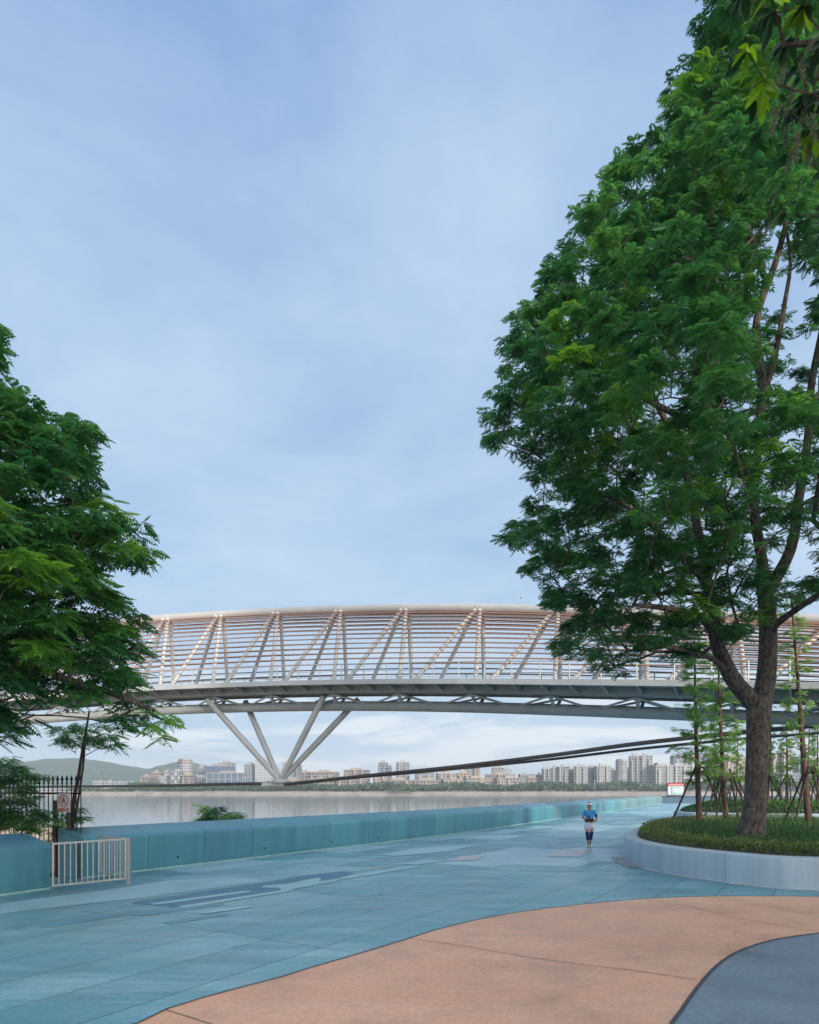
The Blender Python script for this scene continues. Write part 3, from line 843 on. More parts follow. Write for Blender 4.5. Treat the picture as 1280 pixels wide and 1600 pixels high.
outl1 = [(9.08, 15.1), (8.08, 15.75), (7.45, 16.8), (6.95, 18.0), (6.68, 19.6), (6.95, 22.0), (8.2, 25.6), (10.6, 30.0), (14, 33.6), (20, 36), (30, 35), (34, 28), (28, 20), (20, 15.6), (13.5, 14.1)]
pl1, pp1, pn1 = planter('round_planter', 'pale blue grey concrete planter with the big trees and grass', outl1, 0.70, M['planter'], 2.05, 1)
poly1 = pp1[:-1] - pn1[:-1] * 0.45
x, y = scatter(poly1, 60000)
ed_ = edge_dist(poly1, x, y)
near = (y < 26) | (ed_ < 2)
k = (ed_ > 0.95) & (y < 34.5) & (x < 27) & (rng.uniform(size=len(x)) < np.where(y > 25, 0.6, 1.0))
blades('ground_cover_grass', x[k], y[k], 0.66, 0.34, 0.016, M['grassblade'], 'long dark green lily turf filling the near planter', 'grass')
hx, hy = scatter(poly1, 260000)
e2 = edge_dist(poly1, hx, hy)
k = (e2 < 1.25) & (e2 > 0.02) & (hx < 20)
e2 = e2[k]; hx = hx[k]; hy = hy[k]
lump = 0.05 * np.sin(hx * 5 + 1) * np.sin(hy * 4.3) + 0.04 * np.sin(hx * 11) * np.sin(hy * 9)
hh = (0.27 + 0.05 + lump) * np.clip(e2 / 0.12, 0.35, 1) * np.clip((1.35 - e2) / 0.5, 0.2, 1)
leafmass('ground_cover_hedge', (hx, hy, np.full(len(hx), 0.66)), hh, 0.052, M['hedgeleaf'], 'low brownish green clipped ground cover edging the near planter', 'ground cover')
# gutter ring and grate
mb = MB()
gpts = [tuple(p) for p in pp1]
ring = pp1 + pn1 * 0.16
nn_ = pn1
v = []
for p, q in zip(pp1, pn1): v += [(p[0], p[1], 0.006), (p[0] + q[0] * 0.16, p[1] + q[1] * 0.16, 0.006)]
mb.add(v, [(2 * i, 2 * i + 1, 2 * i + 3, 2 * i + 2) for i in range(len(pp1) - 1)])
o = mb.build('gutter', M['gutter']); o['kind'] = 'structure'
root = empty('drain_grate', (6.5, 20.5, 0), 'curved slotted steel drain grate at the foot of the planter', 'drain')
mb = MB(); mb2 = MB()
sel = [i for i in range(len(pp1)) if 19.3 < pp1[i][1] < 22.6 and pp1[i][0] < 8]
sel.sort(key=lambda i: pp1[i][1])
fr = []
for off in (0.02, 0.42):
    fr.append([(pp1[i][0] + pn1[i][0] * off, pp1[i][1] + pn1[i][1] * off, 0.012) for i in sel])
mb.add(fr[0] + fr[1], [(i, i + 1, i + 1 + len(sel), i + len(sel)) for i in range(len(sel) - 1)])
mb.build('channel', M['gutter'], root, origin=root.location)
for off in (0.08, 0.18, 0.28, 0.37):
    pts = [(pp1[i][0] + pn1[i][0] * off, pp1[i][1] + pn1[i][1] * off, 0.013) for i in sel]
    mb2.sweep(pts, [(-0.018, 0.0), (-0.018, 0.0006), (0.018, 0.0006), (0.018, 0.0)], [pn1[i] for i in sel])
mb2.build('slot', M['signblack'], root, origin=root.location)
outl2 = [(18.6, 45.0), (18.2, 46.5), (19.5, 50), (24, 56), (34, 60), (50, 58), (56, 50), (50, 43.5), (36, 41), (26, 42.3), (20.5, 43.8)]
pl2, pp2, pn2 = planter('round_planter', 'second concrete planter farther along with a rounded hedge', outl2, 0.70, M['planter'], 2.5, 2)
poly2 = pp2[:-1] - pn2[:-1] * 0.45
hx, hy = scatter(poly2, 90000)
e2 = edge_dist(poly2, hx, hy)
hh = 0.78 * np.clip(e2 / 2.2, 0, 1) ** 0.5
leafmass('clipped_hedge', (hx, hy, np.full(len(hx), 0.66)), hh, 0.10, M['grassblade'], 'mounded bright green hedge in the second planter', 'hedge')
# ================================================================== INFORMATION BOARD
bx, by = P(1056, 1240, 108.6)[:2]
root = empty('information_board', (bx, by, 1.2), 'red framed information board with a map at the far end of the wall', 'sign')
mb = MB()
mb.box((0, 0, 1.75), (2.85, 0.14, 0.42)); mb.box((-1.33, 0, 0.82), (0.14, 0.14, 1.7)); mb.box((1.33, 0, 0.82), (0.14, 0.14, 1.7)); mb.box((0, 0, 0.05), (2.8, 0.14, 0.12)); mb.box((-0.62, -0.01, 0.82), (0.07, 0.14, 1.5)); mb.box((0, 0, 2.0), (2.95, 0.3, 0.08))
mb.build('frame', plain('dark_maroon_frame', (0.10, 0.02, 0.035), 0.5), root)
mb = MB(); mb.box((0, -0.085, 1.75), (2.5, 0.03, 0.3)); mb.build('header', M['signred'], root)
mb = MB()
for k, (a, w) in enumerate(((-0.95, .14), (-0.7, .2), (-0.45, .18), (-0.15, .2), (0.1, .16), (0.4, .2), (0.65, .14), (0.98, .2))):
    mb.box((a, -0.104, 1.75), (w, 0.006, 0.14))
mb.build('header_lettering', plain('pale_pink', (0.75, 0.4, 0.42), 0.5), root)
mb = MB(); mb.box((-0.97, -0.02, 0.84), (0.56, 0.06, 1.36)); mb.box((0.34, -0.02, 0.84), (1.82, 0.06, 1.36)); mb.build('poster', plain('pale_poster', (0.33, 0.42, 0.48), 0.4), root)
mb = MB()
for a in ((-0.3, .35, .3, .3), (0.0, .33, .12, .4), (0.45, .28, .4, .12), (0.95, .36, .36, .18), (0.1, 1.3, 1.0, .1)): mb.box((a[0], -0.053, a[1]), (a[2], 0.006, a[3]))
mb.build('map_drawing', plain('map_green', (0.05, 0.32, 0.30), 0.5), root)
# ================================================================== FOOTBRIDGE
st_px = [-230, -150, -70, 20, 100, 178, 260, 343, 432, 530, 632, 747, 868, 1000, 1145, 1300, 1470, 1660]
st_Y = [54, 55.5, 57, 58, 58.5, 58.5, 58, 57, 55.5, 53.5, 51, 48, 45, 42, 39.5, 37, 35, 33.5]
CL = [((p - 640) / F * y, y) for p, y in zip(st_px, st_Y)]
clf = np.array(catmull(CL, 12))
cls = np.r_[0, np.cumsum(np.linalg.norm(np.diff(clf, axis=0), axis=1))]
sts = [cls[i * 12] for i in range(len(CL))]
cln = -normals2(clf)                      # pointing away from the camera
tY = [(-300, 1016), (-150, 1003), (-70, 994), (20, 984), (100, 975), (178, 967), (260, 959.5), (343, 954.5), (432, 949.5), (530, 946), (632, 943.5), (747, 943), (868, 946), (1000, 950), (1145, 955), (1300, 961), (1470, 968), (1700, 978)]
dY = [(-300, 1112), (-150, 1102), (-70, 1096), (20, 1088), (100, 1082), (178, 1077), (235, 1072), (343, 1067.5), (432, 1064.3), (530, 1062), (632, 1060.8), (747, 1060.5), (868, 1061.5), (1000, 1062.5), (1145, 1064), (1300, 1067), (1470, 1071), (1700, 1077)]
HWD = 2.6
def at_s(s):
    x = np.interp(s, cls, clf[:, 0]); y = np.interp(s, cls, clf[:, 1]); n = np.array([np.interp(s, cls, cln[:, 0]), np.interp(s, cls, cln[:, 1])])
    return np.array([x, y]), n / np.linalg.norm(n)
SS = np.arange(0, cls[-1], 0.5)
zt_raw = []; zd_raw = []
for s in SS:
    p, n = at_s(s)
    px = p[0] / p[1] * F + 640
    zt_raw.append(H + (HY - np.interp(px, *zip(*tY))) * p[1] / F - 0.36)
    e = p - n * HWD; pe = e[0] / e[1] * F + 640
    zd_raw.append(H + (HY - np.interp(pe, *zip(*dY))) * e[1] / F)
ker = np.hanning(15); ker /= ker.sum()
def smooth_(a):
    a = np.pad(np.array(a), 7, mode='edge'); return np.convolve(a, ker, 'valid')
ZT = smooth_(zt_raw); ZD = smooth_(zd_raw)
def bp_(s, off, zf):
    """zf: ('d', dz) from deck top or ('t', dz) from tube centre or fraction between"""
    p, n = at_s(s); d = np.interp(s, SS, ZD); t = np.interp(s, SS, ZT)
    z = d + zf[1] if zf[0] == 'd' else (t + zf[1] if zf[0] == 't' else d + (t - d) * zf[1])
    q = p + n * off
    return np.array([q[0], q[1], z])
bo = at_s(sts[8])[0]
bridge = empty('footbridge', (bo[0], bo[1], 0), 'long curved steel footbridge with copper rods and V shaped struts over the river edge', 'footbridge')
BO = bridge.location
def bbuild(mb, name, mat, smooth=True): return mb.build(name, mat, bridge, smooth=smooth, origin=BO)
S0, S1 = sts[0] + 0.5, sts[-1] - 0.5
fine = np.arange(S0, S1, 1.0)
mb = MB(); mb.tube([bp_(s, 0, ('t', 0)) for s in fine], 0.36, 20); bbuild(mb, 'top_tube', M['tubegrey'])
for i, s in enumerate(sts[1:-1]):
    mb = MB()
    for d in (0,):
        a = bp_(s + d - .03, 0, ('t', 0)); b = bp_(s + d + .03, 0, ('t', 0)); mb.tube([a, b], 0.385, 20)
        q = bp_(s, 0, ('t', 0.36)); mb.tube([q, q + np.array([0, 0, 0.30])], 0.02, 6)
    bbuild(mb, 'tube_collar', M['bridgegrey'])
mb = MB(); q = bp_(sts[11] + 3.3, 0, ('t', 0.36)); mb.tube([q, q + np.array([0, 0, 0.45])], 0.025, 6); mb.sphere(q + np.array([0, 0, .5]), 0.1)
bbuild(mb, 'sensor_post', M['bridgegrey'])
# deck, edge fascia and girders
mb = MB()
def swp(mb, pro, mi=0, step=1.0):
    path = []; nn = []
    for s in np.arange(S0, S1, step):
        p = bp_(s, 0, ('d', 0)); path.append(p); nn.append(at_s(s)[1])
    mb.sweep(path, pro, nn, mi)
swp(mb, [(-HWD + .05, -0.03), (HWD - .05, -0.03), (HWD - .05, -0.26), (-HWD + .05, -0.26)]); bbuild(mb, 'deck', M['bridgedark'], False)
for sgn in (-1, 1):
    mb = MB(); swp(mb, [(sgn * (HWD - .05), -0.34), (sgn * (HWD + 0.06), -0.34), (sgn * (HWD + .06), 0.02), (sgn * (HWD - .05), 0.02)]); bbuild(mb, 'deck_fascia', M['bridgegrey'], False)
    mb = MB(); swp(mb, [(sgn * 1.15, -0.27), (sgn * 1.15, -0.76), (sgn * 0.85, -0.82), (sgn * 0.80, -0.27)]); bbuild(mb, 'edge_girder', M['bridgedark'], False)
mb = MB(); mb.tube([bp_(s, 0, ('d', -1.66)) for s in fine], 0.38, 18); bbuild(mb, 'bottom_tube', M['bridgedark'])
# cantilever ribs
k = 0
for s in np.arange(S0 + 0.4, S1, 1.95):
    mb = MB()
    for sg in (-1, 1):
        p, n = at_s(s); tdir = np.array([n[1], -n[0]])
        a = bp_(s, sg * (HWD - 0.03), ('d', -0.262)); b = bp_(s, sg * 1.1, ('d', -0.262)); c = bp_(s, sg * 1.1, ('d', -0.66)); d = bp_(s, sg * (HWD - .03), ('d', -0.36))
        o3 = np.array([tdir[0], tdir[1], 0]) * 0.05
        v = [a - o3, b - o3, c - o3, d - o3, a + o3, b + o3, c + o3, d + o3]
        mb.add(v, [(0, 1, 2, 3), (7, 6, 5, 4), (0, 4, 5, 1), (1, 5, 6, 2), (2, 6, 7, 3), (3, 7, 4, 0)])
    mb.bar(bp_(s, -.85, ('d', -0.5)), bp_(s, .85, ('d', -0.5)), 0.1, 0.4)
    bbuild(mb, 'deck_rib', M['bridgegrey'], False)
    k += 1
# underside web members down to the bottom tube
for i in range(len(sts) - 1):
    L = sts[i + 1] - sts[i]
    for sg in (-1, 1):
        mb = MB()
        for fr_, to_ in ((0.0, 0.5), (1.0, 0.5), (0.0, 0.0)):
            a = bp_(min(max(sts[i] + L * fr_, S0), S1), sg * 1.0, ('d', -0.85)); b = bp_(min(max(sts[i] + L * to_, S0), S1), sg * .12, ('d', -1.6))
            mb.tube([a, b], 0.075 if fr_ != to_ else 0.12, 8)
        bbuild(mb, 'web_brace', M['bridgegrey'])
# main struts to the top tube
for i in range(1, len(sts)):
    L = sts[i] - sts[i - 1]
    for sg, specs_ in ((-1, ((0.63, -.15), (-0.16, .30))), (1, ((0.76, -.5), (0.10, .2)))):
        for dd, ts in specs_:
            top = bp_(min(sts[i] + ts, S1), sg * 0.34, ('t', -0.26)); bot = bp_(min(max(sts[i] - L * dd, S0), S1), sg * (HWD - .25), ('d', -0.05))
            mb = MB(); ext = (top - bot) / np.linalg.norm(top - bot)
            mb.tube([bot, top + ext * 0.05], [0.15, 0.15], 12); mb.sphere(top + ext * .05, 0.165)
            bbuild(mb, 'truss_strut', M['bridgewhite'] if sg < 0 else M['bridgegrey'])
# rods
NR = 14
for sg in (-1, 1):
    for r_ in range(NR):
        u = 1 - (1 - (r_ + 0.9) / (NR + 0.6)) ** 1.25 if True else 0
        # u = 0 near the railing, 1 near the top tube
        u = (r_ + 0.6) / (NR - 0.2); u = 1 - (1 - u) ** 1.3
        pts = []
        for s in np.arange(S0, S1, 1.2):
            off = sg * ((HWD - .25) * (1 - u) + 0.34 * u + 0.24 + 0.25 * math.sin(math.pi * u))
            pts.append(bp_(s, off, ('f', 0.155 + 0.80 * u)))
        mb = MB(); mb.tube(pts, 0.046, 6); bbuild(mb, 'rod', M['copper'] if sg < 0 else M['darkrod'])
# railings
for sg in (-1, 1):
    mb = MB()
    for s in np.arange(S0 + .4, S1, 1.95):
        mb.bar(bp_(s, sg * (HWD - 0.02), ('d', 0.0)), bp_(s, sg * (HWD - 0.02), ('d', 1.15)), 0.07, 0.06)
    for hz, rr in ((1.15, 0.035), (0.62, 0.018), (0.38, 0.018), (0.16, 0.018)):
        mb.tube([bp_(s, sg * (HWD - 0.02), ('d', hz)) for s in fine], rr, 6)
    bbuild(mb, 'railing', M['bridgegrey'])
# V struts and node
def s_at_px(px, off):
    best = min(np.arange(S0, S1, 0.1), key=lambda s: abs((lambda q: q[0] / q[1] * F + 640)(bp_(s, off, ('d', 0))) - px)); return best
node = P(438, 1221, 55.3)
for px, off, dz in ((323, -1.0, -1.0), (384, 1.0, -1.0), (506, -1.0, -1.0), (560, 1.0, -1.0)):
    t_ = bp_(s_at_px(px, off), off, ('d', dz)); mb = MB()
    mb.tube([node, node + (t_ - node) * 0.5, t_], [0.21, 0.255, 0.24], 14); bbuild(mb, 'v_strut', M['bridgegrey'])
mb = MB(); mb.sphere(node, 0.5, 14, 8, sc=(1.5, .9, 0.6)); 
mb.tube([node + np.array([-1.5, .3, -0.30]), node + np.array([1.5, -0.4, -.24])], 0.2, 12); bbuild(mb, 'cable_saddle', M['bridgegrey'])
def cablep(pts, r, name='tension_cable'):
    mb = MB(); c = catmull(pts, 8); mb.tube(c, r, 10); bbuild(mb, name, M['cable'])
n0 = node + np.array([0, 0, -0.28])
cablep([P(-500, 1233, 105), P(-100, 1231.5, 95), P(50, 1229.5, 86), P(250, 1227.5, 69), P(400, 1224.5, 58), n0], 0.14)
cablep([n0, P(560, 1213.5, 51.5), P(700, 1199.5, 48.5), P(860, 1180.5, 45), P(1000, 1161.5, 42), P(1165, 1144, 39), P(1280, 1133, 37.5), P(1500, 1108, 35.5), P(1800, 1070, 34)], 0.135)
cablep([n0 + np.array([0, .35, 0]), P(560, 1214.8, 53), P(700, 1202.5, 51), P(860, 1186.5, 48.5), P(1000, 1170, 46.5), P(1165, 1154, 44.5), P(1280, 1145, 43), P(1500, 1124, 41), P(1800, 1094, 39)], 0.095)
# ================================================================== FAR CITY
cityroots = []
def colm(name, col, **kw):
    key = name
    if key not in M: M[key] = facade_mat(name, col, **kw)
    return M[key]
F_ = dict(
 beige=lambda: colm('beige_facade', (0.20, 0.18, 0.17), fx=.6, fy=.55),
 pink=lambda: colm('pinkish_facade', (0.18, 0.16, 0.17), fx=.62, fy=.6, bw=5.2),
 grey=lambda: colm('grey_facade', (0.16, 0.18, 0.21), fx=.6, fy=.5, bw=5.2),
 pale=lambda: colm('pale_facade', (0.22, 0.24, 0.26), fx=.6, fy=.55, bw=5.2),
 white=lambda: colm('white_facade', (0.25, 0.27, 0.31), fx=.55, fy=.5, bw=5.5),
 glass=lambda: colm('blue_glass_facade', (0.06, 0.09, 0.15), win=(.07, .11, .18), fx=.85, fy=.75, rough=.45),
 paleglass=lambda: colm('pale_glass_facade', (0.17, 0.20, 0.25), win=(.28, .33, .37), fx=.7, fy=.7, rough=.5),
 sand=lambda: colm('sandy_facade', (0.22, 0.18, 0.15), fx=.6, fy=.55),
 peach=lambda: colm('peach_facade', (0.23, 0.18, 0.15), fx=.6, fy=.5),
 bluegrey=lambda: colm('blue_grey_facade', (0.13, 0.16, 0.21), fx=.62, fy=.55),
)
M['roofdark'] = plain('roof_grey', (0.22, 0.22, 0.23), 0.8)
M['trimwhite'] = plain('white_trim', (0.25, 0.275, 0.29), 0.6)
M['trimbeige'] = plain('beige_trim', (0.26, 0.235, 0.21), 0.6)
M['redsign'] = plain('roof_sign_red', (0.32, 0.15, 0.14), 0.5)
BZ = -1.0
def city(x0, x1, yt, Y, kind, label, style='apt', group=None, dep=None, name='apartment_block', cat='building', rot=None, bays=None, roofs=None):
    X0 = (x0 - 640) / F * Y; X1 = (x1 - 640) / F * Y; w = X1 - X0; top = H + (HY - yt) / F * Y; h = top - BZ
    dep = dep or max(12, min(26, w * 0.6)); rot = rot if rot is not None else R(random.choice([-6, -3, 4, 7]))
    root = empty(name, ((X0 + X1) / 2, Y + dep / 2, BZ), label, cat, group, rot)
    w = max(4, w - abs(math.sin(rot)) * dep * 0.8)
    m_ = F_[kind]()
    r_ = random.Random(int(x0 * 7 + x1))
    if style == 'cyl':
        mb = MB(); mb.tube([(0, 0, 0), (0, 0, h)], w / 2, 24); mb.build('wall', m_, root, smooth=True)
        mb = MB()
        for z in np.arange(6, h, 6.0 if kind != 'pale' else 3.4): mb.tube([(0, 0, z), (0, 0, z + 0.9)], w / 2 + 0.5, 24)
        mb.build('balcony_band', M['trimwhite'], root)
        mb = MB(); mb.tube([(0, 0, h), (0, 0, h + 2)], w * 0.42, 20); mb.tube([(w * .1, 0, h), (w * .1, 0, h + 7)], .3, 6); mb.build('roof', M['trimwhite'], root)
        return root
    mb = MB(); mb.box((0, 0, h / 2), (w, dep, h)); mb.build('wall', m_, root)
    if style == 'grid':
        mb = MB(); n = max(3, int(w / 8.5)); nf = max(2, int(h / 8.0))
        for i in range(n + 1):
            mb.box((-w / 2 + w * i / n, -dep / 2 - .5, h / 2), (1.0, 1.0, h))
        for i in range(nf + 1):
            mb.box((0, -dep / 2 - .35, h * i / nf), (w + 1.4, 0.9, 0.9))
        mb.build('facade_frame', M['trimwhite'], root)
    elif style == 'apt':
        nb = bays or max(2, int(w / 13))
        for i in range(nb):
            bw = w / nb * 0.52; bh = h - r_.choice([0, 0, 3, 6]); mb = MB()
            cx = -w / 2 + w * (i + 0.5) / nb
            mb.box((cx, -dep / 2 - 1.0, bh / 2), (bw, 2.0, bh))
            mb.build('bay_wall', m_, root)
            mb = MB()
            pr = [(-dep / 2 - 1.4, 1.5)]
            for z in np.arange(3, bh - 1, 4.6): pr += [(-dep / 2 - 2.1, z - .7), (-dep / 2 - 2.7, z - .7), (-dep / 2 - 2.7, z + .7), (-dep / 2 - 2.1, z + .7)]
            pr += [(-dep / 2 - 2.1, bh), (-dep / 2 - 1.4, bh)]; k_ = len(pr)
            mb.add([(cx - bw * .45, a_, b_) for a_, b_ in pr] + [(cx - bw * .05, a_, b_) for a_, b_ in pr], [tuple(range(k_)), tuple(range(2 * k_ - 1, k_ - 1, -1))] + [(j, (j + 1) % k_, (j + 1) % k_ + k_, j + k_) for j in range(k_)])
            mb.build('balcony_trim', M['trimbeige'] if kind in ('beige', 'pink', 'sand', 'peach') else M['trimwhite'], root)
    elif style == 'stripe':
        n = max(2, int(w / 5)); mb = MB()
        for i in range(n + 1): mb.box((-w / 2 + w * i / n, -dep / 2 - .4, h / 2), (1.3, .8, h))
        mb.build('pier', M['trimwhite'], root)
    elif style == 'checker':
        mb = MB()
        for a in range(int(w / 5)):
            for b_ in range(int(h / 6)):
                if (a + b_) % 2: mb.box((-w / 2 + 2.5 + 5 * a, -dep / 2 - .15, 3 + 6 * b_), (4.6, .3, 5.4))
        mb.build('checker_panel', M['trimwhite'], root)
    # roof
    mb = MB()
    mb.box((0, 0, h + 0.4), (w + 0.8, dep + .8, 0.8))
    nr = roofs if roofs is not None else max(1, int(w / 24))
    for i in range(nr):
        cx = -w / 2 + w * (i + .5) / nr + r_.uniform(-1, 1); mb.box((cx, 0, h + 0.8 + r_.uniform(1.2, 2.2)), (w / nr * r_.uniform(.3, .55), dep * .5, r_.uniform(2.5, 4.4)))
    mb.build('roof', M['trimbeige'] if kind in ('beige', 'pink', 'sand', 'peach') else (M['roofdark'] if kind in ('glass',) else M['trimwhite']), root)
    return root
AP = 'apartment blocks across the river'
C = [
 (217, 237, 1214, 1100, 'pink', 'apt', 'pinkish low apartment block just before the hill foot'),
 (236, 252, 1207, 1130, 'beige', 'apt', 'beige apartment block with stepped roof beside the pinkish low block'),
 (251, 268, 1213, 1100, 'white', 'stripe', 'white striped block before the checkered tower'),
 (254, 264, 1206.5, 1150, 'beige', 'apt', 'narrow yellowish tower rising behind the white striped block'),
 (266, 284, 1205, 1080, 'bluegrey', 'checker', 'checkered blue and white tower in front of the tall round tower'),
 (283, 303, 1212, 1075, 'pink', 'apt', 'greyish pink block at the foot of the round tower'),
 (301, 322, 1214, 1100, 'bluegrey', 'stripe', 'low blue grey block beside the office with the white grid'),
 (308, 320, 1199, 1180, 'pale', 'apt', 'pale narrow tower behind the low blue grey block'),
 (319, 362, 1197.5, 1140, 'glass', 'plain', 'dark blue glass office behind the white gridded office'),
 (340, 366, 1192.5, 1160, 'glass', 'stripe', 'higher blue glass office with a white framed crown'),
 (382, 398, 1194.5, 1130, 'grey', 'stripe', 'grey tower with vertical white stripes beside the V struts'),
 (397, 426, 1188, 1120, 'paleglass', 'plain', 'pale glass tower standing behind the first V strut'),
 (424, 440, 1203, 1140, 'paleglass', 'stripe', 'pale glass block between the V struts'),
 (440, 456, 1191.5, 1150, 'white', 'stripe', 'white tower seen between the V struts'),
 (455, 470, 1196, 1150, 'bluegrey', 'apt', 'blue grey tower seen past the last V strut'),
 (417, 470, 1219, 1050, 'pink', 'apt', 'long pinkish row below the V strut node'),
 (467, 482, 1207, 1090, 'pink', 'apt', 'pinkish narrow tower right after the last V strut'),
 (482, 528, 1206.5, 1100, 'beige', 'apt', 'wide beige apartment row with a white roof pavilion'),
 (480, 525, 1218, 1050, 'sand', 'apt', 'sandy low row in front of the wide beige apartments'),
 (537, 577, 1203.5, 1110, 'beige', 'apt', 'beige block with a yellowish stair tower crossed by the cable'),
 (525, 576, 1217, 1050, 'pink', 'apt', 'long pink low row under the thick cable'),
 (582, 606, 1212, 1080, 'beige', 'apt', 'beige shoulder block below the first grey twin tower'),
 (591, 606, 1192, 1120, 'grey', 'apt', 'first of two grey twin towers topping the low pink row'),
 (619, 640, 1191.5, 1120, 'grey', 'apt', 'second grey twin tower with a crown of roof huts'),
 (606, 612, 1197, 1130, 'bluegrey', 'plain', 'thin blue side slab of the first twin tower'),
 (598, 647, 1219.5, 1045, 'pink', 'apt', 'low pink row at the foot of the second twin tower'),
 (649, 679, 1206.5, 1090, 'grey', 'apt', 'grey block just under the crossing cables'),
 (647, 690, 1219.5, 1045, 'beige', 'apt', 'low beige row with two gabled ends among the river trees'),
 (682, 714, 1209, 1090, 'pink', 'apt', 'brownish block with a red roof hut'),
 (714, 736, 1208.5, 1095, 'peach', 'apt', 'orange tinted block before the sunlit sided tower'),
 (690, 727, 1218, 1045, 'sand', 'apt', 'low sandy row in front of the brownish block'),
 (727, 741, 1198, 1150, 'bluegrey', 'stripe', 'blue grey half of the sunlit sided tower, its shade painted as colour'),
 (740, 750, 1198, 1148, 'sand', 'plain', 'narrow yellow half of the sunlit sided tower under the lower cable, sunlight painted as colour'),  # sunlit and shaded sides of one tower, light put into two facade colours
 (725, 764, 1216, 1045, 'beige', 'apt', 'low beige framed row below the sunlit sided tower'),
 (760, 806, 1210, 1090, 'pink', 'apt', 'wide dusky pink block with framed balconies'),
 (768, 789, 1200, 1140, 'pale', 'plain', 'plain pale box tower behind the dusky pink block'),
 (789, 800, 1202, 1150, 'paleglass', 'plain', 'misty glass block beside the plain pale box tower'),
 (775, 817, 1216, 1045, 'beige', 'apt', 'low beige row with corner tower facing the water'),
 (812, 835, 1210.5, 1110, 'grey', 'apt', 'grey stepped block behind the small orange house'),
 (823, 840, 1216, 1060, 'peach', 'apt', 'small orange tinted house above the river trees'),
 (839, 849, 1211, 1100, 'pink', 'apt', 'narrow pink block wedged before the tall grey rank'),
 (848, 862, 1201.5, 1080, 'grey', 'apt', 'first grey tower of the tall rank'),
 (861, 874, 1200, 1085, 'pale', 'apt', 'pale second tower of the tall rank'),
 (872, 889, 1198.5, 1080, 'grey', 'apt', 'third grey tower of the tall rank with a domed hut'),
 (887, 897, 1201.5, 1110, 'pink', 'apt', 'reddish side slab closing the first tall rank'),
 (898, 920, 1198, 1080, 'pale', 'apt', 'pale broad tower opening the second rank'),
 (918, 934, 1199, 1110, 'bluegrey', 'apt', 'blue grey recessed tower behind the lone lamp mast'),
 (932, 955, 1197.5, 1085, 'pale', 'apt', 'pale broad tower with roof spikes after the recessed tower'),
 (953, 966, 1203.5, 1110, 'grey', 'apt', 'short grey block before the round gridded tower'),
 (980, 987, 1203, 1130, 'pink', 'apt', 'pink sliver block between the round tower and the tallest block'),
 (985, 1001, 1182, 1090, 'grey', 'apt', 'grey half of the tallest block'),
 (1001, 1021, 1181, 1090, 'pale', 'apt', 'pale half of the tallest block with a red strip'),
 (1020, 1105, 1196, 1070, 'pale', 'apt', 'very long pale slab behind the information board'),
 (1053, 1082, 1181, 1150, 'grey', 'apt', 'grey tower rising over the very long slab'),
 (1104, 1130, 1178, 1120, 'pale', 'apt', 'pale tower seen past the young staked trees'),
 (1128, 1166, 1182, 1100, 'beige', 'apt', 'beige tower beside the big trunk'),
 (1196, 1214, 1178, 1090, 'sand', 'apt', 'sandy tower directly past the big trunk'),
 (1212, 1222, 1190, 1120, 'bluegrey', 'stripe', 'blue grey slab behind the square armed lamp'),
 (1220, 1236, 1176, 1095, 'sand', 'apt', 'tall sandy tower after the square armed lamp'),
 (1234, 1246, 1190, 1140, 'grey', 'apt', 'misty grey tower beyond the staked saplings'),
 (1218, 1252, 1209, 1050, 'bluegrey', 'apt', 'low lilac blue block with bright windows'),
 (1245, 1275, 1183, 1100, 'grey', 'apt', 'grey tower behind the stout staked sapling'),
 (1272, 1330, 1190, 1080, 'pale', 'apt', 'pale slab running out of sight beyond the sapling'),
]
for c in C:
    x0, x1, yt, Y, kd, stl, lb = c
    city(x0, x1, yt, Y, kd, lb, stl, AP, name='apartment_block')
city(276, 299, 1187, 1130, 'white', 'tall round white tower with a red rooftop sign and mast', 'cyl', None, name='round_tower')
rt = SC.objects['round_tower']
mb = MB(); mb.tube([(0, 0, 48.6), (0, 0, 50)], 12.3, 24); mb.build('rooftop_sign', M['redsign'], rt)
city(964, 982, 1187.5, 1075, 'pale', 'round pale tower wrapped in a white balcony grid', 'cyl', None, name='round_tower')
city(323, 381, 1208, 1060, 'glass', 'wide blue office block wrapped in a white square grid', 'grid', None, name='office_block', rot=0, roofs=1)
city(379, 392, 1214.5, 1058, 'glass', 'lower beige framed annex of the gridded office', 'grid', None, name='office_block', rot=0, roofs=0)
